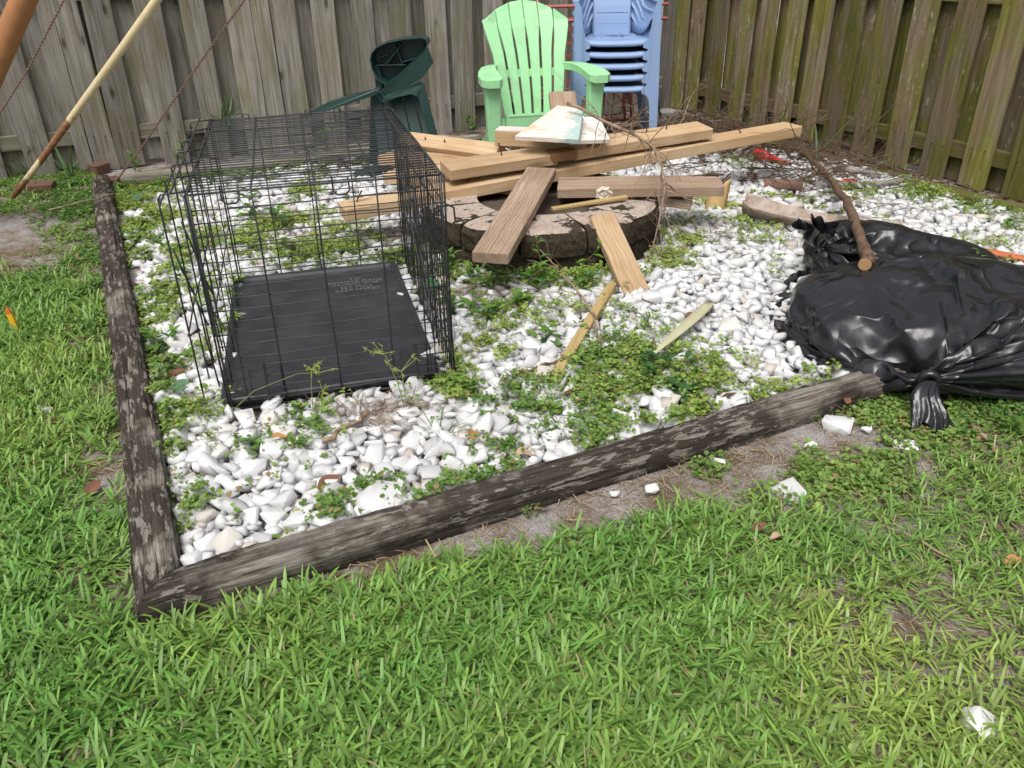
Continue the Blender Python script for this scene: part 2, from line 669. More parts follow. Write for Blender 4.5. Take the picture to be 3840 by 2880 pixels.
# ------------------------------------------------------------------ landscape timbers round the gravel bed
def timber(name, label, p0, p1, w, h, m0=0.0, m1=0.0, seed=0, amp=0.004, mat=None, z0=0.0):
    """Half-round sided timber from p0 to p1 (ground points of its centre line); m0, m1 mitre the ends (tan of the angle)."""
    p0, p1 = np.array(p0, float), np.array(p1, float)
    L = np.linalg.norm(p1 - p0)
    n = int(L / 0.035)
    r = np.random.default_rng(seed)
    NP = 44
    prof = []
    for k in range(NP):                           # flat top and bottom, bulging sides
        a = 2 * math.pi * k / NP
        c, s = math.cos(a), math.sin(a)
        prof.append((w / 2 * np.sign(c) * abs(c) ** 0.62, h * 0.62 * np.sign(s) * abs(s) ** 0.62))
    prof = np.array(prof)
    ph = r.uniform(0, 6.28, (NP, 3))
    groove = -np.abs(r.normal(0, 1, NP)) * (r.random(NP) < 0.4)
    rings = []
    for j in range(n + 1):
        x = L * j / n
        g = amp * (0.5 * np.sin(7 * x + ph[:, 0]) + 0.35 * np.sin(19 * x + ph[:, 1]) + 0.3 * r.normal(0, 1, NP))
        g += amp * 0.9 * (0.4 * np.sin(np.arange(NP) * 1.9 + 1.5 * x) + groove * (0.6 + 0.4 * np.sin(2.1 * x + ph[:, 2])))   # long weathering splits
        q = prof * (1 + (g / (w / 2))[:, None])
        ring = np.zeros((NP, 3))
        ring[:, 1] = q[:, 0] + 0.01 * math.sin(1.1 * x + seed)
        ring[:, 2] = q[:, 1] + h * 0.38
        ring[:, 0] = x
        if j == 0:
            ring[:, 0] += m0 * ring[:, 1]
        elif j == n:
            ring[:, 0] += m1 * ring[:, 1]
        elif x < 0.08:
            ring[:, 0] += m0 * ring[:, 1] * (1 - x / 0.08)
        elif x > L - 0.08:
            ring[:, 0] += m1 * ring[:, 1] * (1 - (L - x) / 0.08)
        rings.append(ring)
    V, F = loft(rings)
    o = obj(name, V, F, mat or M_TIMBER, None, frame((p0[0], p0[1], z0), (p1[0] - p0[0], p1[1] - p0[1], 0)), smooth=True)
    return tag(o, label, 'timber', 'landscape timbers round the gravel bed')


def timbers():
    W = 0.10
    timber('landscape_timber', 'weathered flaking timber along the left edge of the gravel bed, mitred at its near end',
           bp(W / 2, W / 2), bp(W / 2, 3.93), W, 0.075, -1.0, 0.0, 4)
    timber('landscape_timber', 'dark round-sided timber along the front edge of the gravel bed, running under the bag',
           bp(W / 2 + 0.003, W / 2 - 0.003), bp(2.55, W / 2), W, 0.078, 1.0, 0.0, 9)
    timber('landscape_timber', 'mossy timber at the foot of the green fence, half sunk', bp(4.2, 0.55), bp(4.2, 2.95), W, 0.05, 0, 0, 12, mat=M_FENCE_R)
    timber('landscape_timber', 'grey sunken timber at the back of the bed, behind the crate and overturned chair', bp(0.1, 3.93), bp(2.5, 3.93), W, 0.06, 0, 0, 15, mat=M_FENCE_L)


timbers()

# ================================================================== GRAVEL, WEEDS AND LAWN
RING_C, RING_R, RING_IN, RING_H = (0.15, 3.71), 0.555, 0.30, 0.21
CR_O, CR_YAW, CR_W, CR_D, CR_H = (-0.845, 2.067), R(14.6), 0.68, 1.06, 0.655   # wire crate: front left corner, yaw, size

# ground-cover patches: x, y, radius, strength
PATCHES = [(0.42, 2.20, 0.20, 1.5), (0.33, 2.05, 0.13, 1.4), (0.52, 2.10, 0.13, 1.2), (0.40, 2.38, 0.12, 1.1), (0.27, 2.30, 0.09, 1.0),
           (-0.64, 1.78, 0.08, 1.1), (-0.56, 1.95, 0.05, 0.9), (-0.66, 1.68, 0.06, 1.0), (-0.60, 1.84, 0.05, 1.0), (-1.06, 1.98, 0.13, 1.3), (-0.95, 1.84, 0.09, 1.2),
           (-0.87, 1.62, 0.06, 1.0), (-1.20, 2.40, 0.12, 1.2), (-1.25, 2.75, 0.14, 0.9), (-1.42, 2.95, 0.16, 0.9), (-1.55, 3.26, 0.16, 1.1), (-1.72, 3.60, 0.16, 1.1),
           (-1.87, 3.92, 0.18, 1.2), (-2.08, 4.20, 0.18, 1.2), (-2.20, 4.50, 0.2, 1.2), (-2.18, 4.82, 0.2, 1.2), (-1.9, 5.1, 0.25, 0.9), (-1.4, 5.35, 0.25, 0.8),
           (-0.9, 5.6, 0.25, 0.7), (-1.28, 3.48, 0.16, 1.0), (-0.95, 3.46, 0.15, 1.1), (-0.65, 3.50, 0.14, 1.0), (-1.15, 3.85, 0.15, 0.8), (-0.45, 3.3, 0.14, 1.0),
           (-0.24, 3.12, 0.10, 1.2), (-0.08, 3.06, 0.11, 1.3), (0.10, 3.04, 0.10, 1.3), (0.28, 3.06, 0.10, 1.2), (0.45, 3.14, 0.10, 1.2), (0.68, 3.30, 0.13, 1.1),
           (0.80, 3.55, 0.16, 0.95), (1.13, 3.80, 0.16, 0.7), (1.5, 4.1, 0.15, 0.7), (2.25, 4.25, 0.16, 1.2), (2.4, 3.95, 0.14, 1.0), (1.85, 4.3, 0.14, 0.7),
           (-0.16, 2.16, 0.09, 1.0), (-0.08, 2.11, 0.08, 0.9), (0.06, 2.0, 0.08, 0.8), (-0.26, 1.98, 0.07, 0.7), (0.11, 2.16, 0.07, 0.7), (-0.29, 2.06, 0.07, 0.9),
           (0.0, 1.84, 0.08, 0.7), (0.2, 1.9, 0.06, 0.6), (-0.47, 1.93, 0.06, 0.9), (-0.34, 1.62, 0.07, 0.9), (-0.44, 1.56, 0.05, 0.8), (0.78, 2.30, 0.07, 0.7),
           (-0.05, 2.72, 0.12, 0.9), (0.14, 2.66, 0.09, 0.7), (0.5, 2.62, 0.05, 0.6), (1.7, 3.2, 0.12, 0.6), (1.95, 3.0, 0.12, 0.7), (2.1, 3.3, 0.12, 0.5)]
# outside the bed
PATCHES_OUT = [(1.11, 2.05, 0.12, 1.4), (1.25, 1.93, 0.13, 1.0), (1.43, 1.98, 0.12, 1.2), (1.6, 2.1, 0.2, 1.0), (0.81, 1.72, 0.09, 0.8), (0.92, 1.70, 0.08, 0.9), (1.1, 1.75, 0.12, 1.0),
               (0.64, 1.62, 0.06, 0.6), (0.16, 1.44, 0.06, 0.7), (-0.08, 1.36, 0.05, 0.6), (-2.73, 4.85, 0.3, 1.2), (-3.05, 5.09, 0.3, 1.1), (-2.35, 4.3, 0.16, 1.3), (-2.15, 3.93, 0.14, 1.3),
               (-1.98, 3.5, 0.14, 1.3), (-1.80, 3.07, 0.16, 1.2), (-1.62, 2.75, 0.14, 1.1), (-1.47, 2.45, 0.11, 0.9), (-2.05, 3.2, 0.16, 0.9), (-2.3, 3.1, 0.2, 0.7),
               (-2.4, 4.5, 0.2, 1.0), (-2.9, 4.4, 0.16, 1.0), (-0.83, 1.18, 0.05, 0.8), (-1.2, 2.0, 0.05, 0.7)]


def patch_val(x, y, L):
    s = np.zeros_like(x)
    for px, py, r, k in L:
        s = np.maximum(s, k * np.exp(-((x - px) ** 2 + (y - py) ** 2) / (r * r)))
    return s


def in_view(x, y, z, margin):
    """True where a point falls within the camera's view widened by the margin (only thins what no nearby viewpoint sees)."""
    M = np.array(cam.matrix_world.inverted())
    P = np.stack([x, y, z, np.ones_like(x)], -1) @ M.T
    d = np.maximum(-P[:, 2], 1e-3)
    u, v = P[:, 0] / d, P[:, 1] / d
    return (P[:, 2] < -0.2) & (np.abs(u) < 0.643 * (1 + margin)) & (np.abs(v) < 0.482 * (1 + margin))


def mat_stone(attr):
    m = MB('marble_chip_mass' if attr else 'marble_chip', 0.78, 0.25)
    v = m.coord('Object' if attr else 'Object', (1, 1, 1), 0.0 if attr else 3.0)
    if attr:
        c = m.attr()
    else:
        c = m.ramp(m.rand(), (0.0, (0.46, 0.46, 0.465)), (0.25, (0.60, 0.60, 0.605)), (0.75, (0.68, 0.68, 0.685)), (0.93, (0.60, 0.58, 0.545)), (1.0, (0.48, 0.43, 0.37)))
    n1 = m.noise(v, 55 if attr else 55, 5, 0.65)
    c = m.mix(m.ramp(n1, (0.38, 0.35), (0.6, 0.0)), c, (0.40, 0.39, 0.38))
    n2 = m.noise(v, 120, 4, 0.7)
    c = m.mix(m.ramp(n2, (0.66, 0.0), (0.76, 0.55)), c, (0.28, 0.24, 0.20))
    m.color(c)
    m.bump(m.math('MULTIPLY_ADD', n2, 0.4, n1), 0.35, 0.006)
    return m.m


M_STONE_A = mat_stone(True)
M_STONE_O = mat_stone(False)


def stone_shape(sub, seed):
    """Angular chip: hull of random points; sub 2 gets its edges worn."""
    r = np.random.default_rng(seed)
    bm = bmesh.new()
    ax = np.array([1.0, r.uniform(0.60, 0.92), r.uniform(0.36, 0.62)])
    P = np.array([(x, y, z) for x in (-1, 1) for y in (-1, 1) for z in (-1, 1)], float)
    P *= r.uniform(0.35, 1.0, P.shape)                       # a knocked-about block
    P = P[r.permutation(8)[:int(r.integers(6, 9))]]
    P = np.concatenate([P, r.normal(0, 0.55, (int(r.integers(3, 6)), 3))])
    for p in P * ax:
        bm.verts.new(p)
    res = bmesh.ops.convex_hull(bm, input=bm.verts)
    bmesh.ops.delete(bm, geom=[e for e in res['geom_interior'] if isinstance(e, bmesh.types.BMVert)], context='VERTS')
    if sub == 2:
        bmesh.ops.bevel(bm, geom=list(bm.edges), offset=0.05, segments=1, affect='EDGES', profile=0.5)
    bmesh.ops.triangulate(bm, faces=list(bm.faces))
    bm.verts.index_update()
    V = np.array([v.co[:] for v in bm.verts])
    F = np.array([[v.index for v in f.verts] for f in bm.faces])
    bm.free()
    V = V - (V.max(0) + V.min(0)) / 2
    V /= np.abs(V).max()
    return V, F


def place_gravel():
    r = np.random.default_rng(21)
    cell = 0.008
    x0, y0, x1, y1 = -2.7, 1.1, 3.3, 6.6
    nx, ny = int((x1 - x0) / cell), int((y1 - y0) / cell)
    gx = x0 + (np.arange(nx) + 0.5) * cell
    gy = y0 + (np.arange(ny) + 0.5) * cell
    HM = gz(gx[None, :], gy[:, None]) * np.ones((ny, nx))
    N = 52000
    a = r.uniform(0.125, 4.13, N)
    b = r.uniform(0.125, 3.86, N)
    X, Y = bed_xy(a, b)
    w = patch_val(X, Y, PATCHES)
    dens = np.clip(1.15 - 0.62 * w, 0.10, 1.0)
    left = np.clip((0.42 - a) / 0.2, 0, 1) * np.clip((b - 0.75) / 0.3, 0, 1)
    dens *= 1 - 0.72 * left
    dens *= 1 - 0.93 * np.clip((a * 0.55 + b - 4.25) / 0.35, 0, 1)            # mulch and brush in the far corner
    dens *= 1 - 0.9 * np.clip((b - 3.35) / 0.25, 0, 1)
    bald = fnoise(X, Y, 2.3, 31)
    dens *= np.where(bald < 0.3, 0.35, 1.0)
    keep = r.random(N) < dens
    keep &= np.hypot(X - RING_C[0], Y - RING_C[1]) > RING_R + 0.04
    lx = (X - CR_O[0]) * math.cos(CR_YAW) + (Y - CR_O[1]) * math.sin(CR_YAW)
    ly = -(X - CR_O[0]) * math.sin(CR_YAW) + (Y - CR_O[1]) * math.cos(CR_YAW)
    keep &= ~((lx > -0.01) & (lx < 0.63) & (ly > -0.01) & (ly < CR_D))       # the tray has pressed them flat
    X, Y = X[keep], Y[keep]
    S = np.clip(r.lognormal(math.log(0.0225), 0.38, len(X)), 0.009, 0.043)
    order = np.argsort(S + r.normal(0, 0.008, len(S)))                        # small ones first, big ones on top
    out = []
    for k in order:
        s = S[k]
        ra = s * 0.8
        i0, i1 = int((X[k] - ra - x0) / cell), int((X[k] + ra - x0) / cell) + 1
        j0, j1 = int((Y[k] - ra - y0) / cell), int((Y[k] + ra - y0) / cell) + 1
        if i0 < 0 or j0 < 0 or i1 >= nx or j1 >= ny:
            continue
        sub = HM[j0:j1, i0:i1]
        base = np.percentile(sub, 55)
        g = float(gz(X[k], Y[k]))
        if base > g + 0.030:
            continue
        hz = s * r.uniform(0.38, 0.58)
        zc = max(base, g) + hz * 0.55
        dx = (gx[i0:i1][None, :] - X[k]) / (s * 0.85)
        dy = (gy[j0:j1][:, None] - Y[k]) / (s * 0.85)
        q = 1 - dx * dx - dy * dy
        HM[j0:j1, i0:i1] = np.where(q > 0, np.maximum(sub, zc + hz * 0.8 * np.sqrt(np.maximum(q, 0))), sub)
        out.append((X[k], Y[k], zc, s))
    return np.array(out), HM, x0, y0, cell


def rot_random(r, n, tilt=0.30):
    """n rotation matrices: random heading, moderate tilt."""
    A = np.zeros((n, 3, 3))
    for k in range(n):
        A[k] = np.array(Euler((r.normal(0, tilt), r.normal(0, tilt), r.uniform(0, 6.28))).to_matrix())
    return A


def build_gravel():
    r = np.random.default_rng(5)
    st, HM, hx, hy, cell = place_gravel()
    x, y, z, s = st.T
    vis = in_view(x, y, z, -0.02)
    dist = np.hypot(np.hypot(x, y), z - 1.25)
    score = np.where(vis, s / dist, 0)
    # hidden below the bag or the tray: not among the ones counted one by one
    score[(x > 0.98) & (y > 1.95)] = 0
    top = set(np.argsort(-score)[:300].tolist())
    hi = [mesh_data('marble_chip', *stone_shape(2, 100 + k), M_STONE_O, smooth=False) for k in range(16)]
    Rm = rot_random(r, len(st))
    for k in sorted(top):
        M = Matrix(Rm[k].tolist()).to_4x4() @ Matrix.Diagonal((s[k], s[k], s[k], 1))
        M.translation = Vector((x[k], y[k], z[k]))
        o = inst('marble_chip', hi[k % 16], None, M)
        aa, bb = bed_ab(x[k], y[k])
        if bb < 0.34 and aa < 0.5: w = 'in the mitred timber corner'
        elif aa < 0.42: w = 'between the side timber and the crate'
        elif bb < 0.34 and aa < 1.2: w = 'along the nearer half of the front timber'
        elif bb < 0.34: w = 'along the farther half of the front timber'
        elif aa < 0.95: w = 'just in front of the wire crate'
        elif aa < 1.35: w = 'between the crate and the yellow strip'
        else: w = 'between the yellow strip and the tied bag'
        tag(o, 'large white marble chip ' + w, 'stone', 'large white marble chips ' + w)
    near = [stone_shape(1, 200 + k) for k in range(24)]
    V, F, C, n = [], [], [], 0
    for k in range(len(st)):
        if k in top:
            continue
        v, f = near[k % 24]
        V.append((v * s[k]) @ Rm[k].T + st[k, :3])
        F.append(f + n)
        n += len(v)
        t = r.random()
        base = np.array([0.69, 0.69, 0.692]) * r.uniform(0.76, 1.0)
        if t < 0.07:
            base = np.array([0.54, 0.48, 0.42]) * r.uniform(0.7, 1)
        elif t < 0.25:
            base = np.array([0.52, 0.52, 0.53])
        C.append(np.broadcast_to(base, (len(v), 3)))
    o = obj('gravel', np.concatenate(V), np.concatenate(F), M_STONE_A, col=np.concatenate(C))
    tag(o, 'loose white marble gravel filling the timber-edged bed', 'gravel', kind='stuff')
    return HM, hx, hy, cell


GRAVEL_H = build_gravel()


def top_z(x, y):
    """Height of the gravel (or soil) surface."""
    HM, hx, hy, cell = GRAVEL_H
    i = np.clip(((np.asarray(x) - hx) / cell).astype(int), 0, HM.shape[1] - 1)
    j = np.clip(((np.asarray(y) - hy) / cell).astype(int), 0, HM.shape[0] - 1)
    ok = (np.asarray(x) > hx) & (np.asarray(y) > hy) & (np.asarray(x) < hx + cell * HM.shape[1]) & (np.asarray(y) < hy + cell * HM.shape[0])
    return np.where(ok, HM[j, i], gz(x, y))


def stray(x, y, s, sub, label, seed, rz=0.0, flat=1.0, z=0.012):
    M = Matrix.Translation((x, y, float(gz(x, y)) + z)) @ Matrix.Rotation(rz, 4, 'Z') @ Matrix.Rotation(0.2, 4, 'X') @ Matrix.Diagonal((s, s, s * flat, 1))
    o = obj('marble_chip', *stone_shape(2, seed), M_STONE_O, None, M)
    tag(o, label, 'stone')


stray(0.94, 1.955, 0.042, 2, 'long white stone on bare soil just below the tied bag', 501, -0.5)
stray(1.015, 1.925, 0.017, 2, 'tiny white stone beside the long stone below the bag', 502)
stray(0.83, 1.85, 0.020, 2, 'small white stone half sunk in soil among clover near the front timber', 503, 0.8)
stray(1.085, 1.84, 0.036, 2, 'flat white stone lying alone in weeds below the bag tail', 504, -0.1, 0.6)
stray(0.69, 1.63, 0.045, 2, 'flat-topped white stone at the edge of the thin grass', 505, 0.3, 0.7)
stray(0.555, 1.775, 0.020, 2, 'small cream stone on the sand beside the front timber', 506)
stray(0.26, 1.645, 0.016, 2, 'pebble on the pale sand in front of the front timber', 507)
stray(0.355, 1.66, 0.018, 2, 'second pebble on the pale sand, closer to the bag', 508)
stray(0.825, 0.945, 0.033, 2, 'speckled white stone in dry grass at the bottom right', 509, 0.9)
stray(-1.43, 2.10, 0.030, 2, 'white stone in the lawn left of the side timber', 510)
stray(-1.10, 2.02, 0.020, 2, 'small white stone in the lawn close against the side timber', 511)
stray(-0.33, 1.60, 0.066, 2, 'biggest white slab-like stone lying near the front timber', 515, 1.2, 0.55, 0.05)


# ------------------------------------------------------------------ low weeds and clover (uncountable)
def mat_leaf(name, rough=0.5, tr=0.35, spec=0.3):
    m = MB(name, rough, spec)
    c = m.attr()
    m.color(c)
    g = m.n('ShaderNodeHueSaturation')
    g.inputs['Value'].default_value = 1.25
    m.l(c, g.inputs['Color'])
    m.translucent(g.outputs[0], tr)
    return m.m


M_LEAF = mat_leaf('weed_leaf')
M_GRASS = mat_leaf('grass_blade', 0.42, 0.28, 0.35)


def leaves_mesh(P, az, el, L, W, col, fold=0.25):
    """One small five-sided leaf per row: base P, pointing along (az, el)."""
    n = len(P)
    d = np.stack([np.cos(az) * np.cos(el), np.sin(az) * np.cos(el), np.sin(el)], -1)
    sd = np.stack([-np.sin(az), np.cos(az), np.zeros(n)], -1)
    up = np.cross(d, sd)
    L, W = L[:, None], W[:, None]
    v = np.stack([P, P + d * L * 0.45 + sd * W * 0.5 + up * W * fold, P + d * L * 0.85 + sd * W * 0.35 + up * W * fold * 0.6, P + d * L,
                  P + d * L * 0.85 - sd * W * 0.35 + up * W * fold * 0.6, P + d * L * 0.45 - sd * W * 0.5 + up * W * fold], 1)
    base = np.arange(n)[:, None] * 6
    F = np.concatenate([base + np.array([0, 1, 2, 3]), base + np.array([0, 3, 4, 5])])
    return v.reshape(-1, 3), F, np.repeat(col, 6, axis=0)


def blades(roots, az, tilt, L, W, cb, ct, tipw, droop):
    n = len(roots)
    ts = np.array([0.0, 0.4, 0.75, 1.0])
    wd = np.stack([np.full(n, 0.75), np.full(n, 1.0), np.full(n, 0.92), tipw], 1) * W[:, None]
    P = roots.copy()
    V = []
    th = tilt.copy()
    prev = 0.0
    for j, t in enumerate(ts):
        if j:
            th = np.minimum(th + droop * (t - prev), 1.65)
            st = (t - prev) * L
            P = P + np.stack([np.cos(az) * np.sin(th) * st, np.sin(az) * np.sin(th) * st, np.cos(th) * st], -1)
        prev = t
        sdv = np.stack([-np.sin(az), np.cos(az), np.zeros(n)], -1) * wd[:, j][:, None] * 0.5
        V += [P - sdv, P + sdv]
    V = np.stack(V, 1)
    V[:, :, 2] = np.maximum(V[:, :, 2], roots[:, 2][:, None] + 0.001)
    base = np.arange(n)[:, None] * 8
    F = np.concatenate([base + np.array([0, 1, 3, 2]), base + np.array([2, 3, 5, 4]), base + np.array([4, 5, 7, 6])])
    f = np.array([0, 0, .55, .55, .9, .9, 1, 1])[None, :, None]
    C = cb[:, None, :] * (1 - f) + ct[:, None, :] * f
    return V.reshape(-1, 3), F, C.reshape(-1, 3)


def build_weeds():
    r = np.random.default_rng(9)
    N = 230000
    x = r.uniform(-3.4, 3.0, N)
    y = r.uniform(1.0, 6.2, N)
    a, b = bed_ab(x, y)
    inside = (a > 0.08) & (a < 4.2) & (b > 0.08) & (b < 4.0)
    out = ((a < -0.0) | (b < -0.0)) & ~inside
    p = np.where(inside, patch_val(x, y, PATCHES), 0) + np.where(out, patch_val(x, y, PATCHES_OUT), 0)
    # creeping fringe along the inner face of both front timbers
    fr = np.where(inside & (b < 0.2) & (a > 0.3), 0.95 * np.exp(-((b - 0.12) / 0.035) ** 2) * (0.35 + 1.0 * (fnoise(x, y, 2.6, 77) > 0.42)), 0)
    fl = np.where(inside & (a < 0.25), 0.8 * np.exp(-((a - 0.13) / 0.05) ** 2) * (fnoise(x, y, 2.6, 78) > 0.36), 0)
    sprinkle = np.where(inside, 0.26 * (fnoise(x, y, 3.1, 79) > 0.57), 0)
    foot = np.where(out & (b < 0) & (b > -0.10) & (a > 0.9), 0.5 * (fnoise(x, y, 3.4, 80) > 0.5), 0)
    p = np.maximum.reduce([p, fr, fl, sprinkle, foot])
    tex = fnoise(x, y, 7.0, 55)
    p = p * np.clip((tex - 0.34) / 0.28, 0, 1.3) * np.where(inside, np.where((a < 1.2) | (b < 0.25), 1.45, 0.72), 1.0)
    clover = (x - 0.42) ** 2 + (y - 2.2) ** 2 < 0.075
    p = np.where(clover & inside, p * 1.7, p)
    keep = (r.random(N) < np.clip(p, 0, 1) ** 1.2) & in_view(x, y, np.zeros(N), 0.3)
    keep &= np.hypot(x - RING_C[0], y - RING_C[1]) > RING_R
    # bare under the crate's tray
    ca, sa = math.cos(CR_YAW), math.sin(CR_YAW)
    lx = (x - CR_O[0]) * ca + (y - CR_O[1]) * sa
    ly = -(x - CR_O[0]) * sa + (y - CR_O[1]) * ca
    keep &= ~((lx > 0.0) & (lx < CR_W) & (ly > 0.0) & (ly < CR_D))
    x, y = x[keep], y[keep]
    n = len(x)
    inside = inside[keep]
    k = 7
    X = np.repeat(x, k) + r.normal(0, 0.011, n * k)
    Y = np.repeat(y, k) + r.normal(0, 0.011, n * k)
    hgt = np.repeat(np.where(inside, r.uniform(0.0, 0.022, n), r.uniform(0.002, 0.016, n)), k) + r.uniform(0, 0.012, n * k)
    P = np.stack([X, Y, np.repeat(top_z(x, y), k) + hgt], -1)
    az = r.uniform(0, 6.283, n * k)
    el = r.normal(0.15, 0.4, n * k)
    L = np.repeat(r.uniform(0.006, 0.017, n), k) * r.uniform(0.75, 1.3, n * k)
    hue = np.repeat(fnoise(x, y, 1.7, 91) + r.normal(0, 0.10, n), k) + r.normal(0, 0.05, n * k)
    hue = np.clip((hue - 0.25) / 0.5, 0, 1)[:, None]
    c = (1 - hue) * np.array([0.125, 0.235, 0.050]) + hue * np.array([0.335, 0.415, 0.095])
    c *= r.uniform(0.7, 1.25, (n * k, 1))
    c[~np.repeat(inside, k)] *= np.array([0.66, 0.78, 0.8])
    dry = r.random(n * k) < 0.05
    c[dry] = np.array([0.28, 0.20, 0.09])
    V, F, C = leaves_mesh(P, az, el, L, L * 0.95, c)
    # runners and stalks between the leaves
    q = r.random(n) < 0.45
    m = int(q.sum())
    rt = np.stack([x[q], y[q], top_z(x[q], y[q]) + 0.003], -1)
    sc_ = np.array([0.20, 0.19, 0.07]) * r.uniform(0.5, 1.3, (m, 1))
    sc_[r.random(m) < 0.3] = np.array([0.22, 0.13, 0.07])
    V2, F2, C2 = blades(rt, r.uniform(0, 6.28, m), r.uniform(0.7, 1.5, m), r.uniform(0.02, 0.07, m), r.uniform(0.0011, 0.002, m), sc_, sc_, np.full(m, 0.5), r.uniform(0, 0.6, m))
    V, F, C = np.concatenate([V, V2]), np.concatenate([F, F2 + len(V)]), np.concatenate([C, C2])
    o = obj('ground_cover_weeds', V, F, M_LEAF, col=C)
    tag(o, 'low clover-like weeds creeping over gravel and soil', 'weeds', kind='stuff')


build_weeds()


# ------------------------------------------------------------------ lawn
def lawn_density(x, y):
    a, b = bed_ab(x, y)
    D = np.ones_like(x)
    inside = (a > -0.01) & (b > -0.01) & (a < 4.4)
    D[inside] = 0
    # trodden bare strip along the front timber, wider towards the bag
    wdt = 0.06 + 0.13 * np.clip((a - 0.35) / 0.5, 0, 1) + 0.26 * np.clip((a - 1.1) / 0.6, 0, 1)
    edge = wdt * (0.55 + 0.9 * fnoise(x, y, 3.0, 41))
    fs = (b <= 0) & (a > 0.1)
    D = np.where(fs, D * np.clip((-b - edge * 0.6) / (edge * 0.7), 0.0, 1), D)
    # thin grass on the right
    thin = np.clip((x - 0.15) / 0.7, 0, 1) * np.clip((y - 0.55 + 0.25 * x) / 0.6, 0, 1)
    D *= 1 - 0.42 * np.clip(thin, 0, 1) * (0.35 + 0.95 * fnoise(x, y, 4.5, 43))
    D *= np.where((x > 0.55) & (fnoise(x, y, 5.0, 44) > 0.60), 0.55, 1)
    # scuffed strip beside the side timber, sand hollow farther back
    sd = (a < 0) & (a > -0.16)
    D = np.where(sd & (fnoise(x, y, 4.0, 46) > 0.45), D * 0.35, D)
    for px, py, rr, k in ((-1.10, 1.78, 0.10, 0.9), (-2.45, 3.95, 0.42, 1.2), (-2.25, 3.55, 0.28, 1.1), (-1.55, 2.62, 0.12, 0.6), (0.12, 1.50, 0.10, 0.7), (-0.55, 1.16, 0.08, 0.6)):
        D *= 1 - np.clip(k * np.exp(-((x - px) ** 2 + (y - py) ** 2) / rr ** 2), 0, 1)
    # farther back the lawn gives way to weeds
    D *= np.where(x < -1.2, np.clip((3.35 - y) / 0.7, 0.10, 1), 1)
    return D


def build_lawn():
    r = np.random.default_rng(14)
    N = 100000
    x = r.uniform(-3.2, 2.4, N)
    y = r.uniform(0.45, 5.0, N) ** 1.0
    keep = in_view(x, y, np.zeros(N), 0.28)
    x, y = x[keep], y[keep]
    keep = r.random(len(x)) < lawn_density(x, y) * np.where(y > 2.6, 0.8, 1.0)
    x, y = x[keep], y[keep]
    n = len(x)
    k = 6
    sh = r.uniform(0, 6.283, n)
    side = np.tile(np.array([0, math.pi] * 3), n)
    az = np.repeat(sh, k) + side + r.normal(0, 0.6, n * k)
    tilt = np.abs(r.normal(0.72, 0.42, n * k))
    X = np.repeat(x, k) + r.normal(0, 0.006, n * k)
    Y = np.repeat(y, k) + r.normal(0, 0.006, n * k)
    thinf = np.repeat(np.clip((x - 0.2) / 0.8, 0, 1), k)
    lush = np.repeat(fnoise(x, y, 1.9, 61), k)
    L = r.uniform(0.030, 0.078, n * k) * (0.70 + 0.6 * lush) * (1 - 0.25 * thinf)
    W = r.uniform(0.0036, 0.0080, n * k) * (1 - 0.2 * thinf)
    hue = np.clip(np.repeat(fnoise(x, y, 2.2, 63) + r.normal(0, 0.12, n), k) + r.normal(0, 0.08, n * k), 0, 1)
    yel = np.clip(0.18 + 1.0 * (hue - 0.38) + 0.28 * thinf, 0, 1)[:, None]
    ct = (1 - yel) * np.array([0.115, 0.270, 0.048]) + yel * np.array([0.290, 0.380, 0.080])
    ct *= r.uniform(0.65, 1.35, (n * k, 1))
    cb = ct * 0.5 + np.array([0.24, 0.26, 0.11]) * 0.5
    dry = r.random(n * k) < 0.022 + 0.06 * thinf
    ct[dry] = np.array([0.33, 0.29, 0.14]) * r.uniform(0.7, 1.2, (dry.sum(), 1))
    cb[dry] = ct[dry]
    W[dry] *= 0.6
    tipw = np.where(r.random(n * k) < 0.45, r.uniform(0.55, 0.8, n * k), r.uniform(0.05, 0.3, n * k))
    roots = np.stack([X, Y, gz(X, Y) + r.uniform(0, 0.012, n * k)], -1)
    V, F, C = blades(roots, az, tilt, L, W, cb, ct, tipw, r.uniform(0.2, 1.5, n * k))
    # straw thatch lying under the blades
    N2 = 60000
    x2 = r.uniform(-3.0, 2.4, N2)
    y2 = r.uniform(0.45, 4.2, N2)
    a2, b2 = bed_ab(x2, y2)
    k2 = in_view(x2, y2, np.zeros(N2), 0.25) & ((a2 < 0) | (b2 < 0)) & (fnoise(x2, y2, 3.3, 67) > 0.36)
    k2 &= np.hypot(x2 + 2.45, y2 - 3.95) > 0.45
    x2, y2 = x2[k2], y2[k2]
    m = len(x2)
    rt = np.stack([x2, y2, gz(x2, y2) + r.uniform(0.001, 0.012, m)], -1)
    tc = np.array([0.40, 0.32, 0.21]) * r.uniform(0.4, 1.25, (m, 1))
    V2, F2, C2 = blades(rt, r.uniform(0, 6.283, m), r.uniform(1.35, 1.6, m), r.uniform(0.015, 0.05, m), r.uniform(0.0012, 0.0028, m), tc, tc, np.full(m, 0.6), np.zeros(m))
    o = obj('lawn_grass', np.concatenate([V, V2]), np.concatenate([F, F2 + len(V)]), M_GRASS, col=np.concatenate([C, C2]))
    tag(o, 'mown broad-bladed lawn grass in front of and beside the bed', 'grass', kind='stuff')


build_lawn()

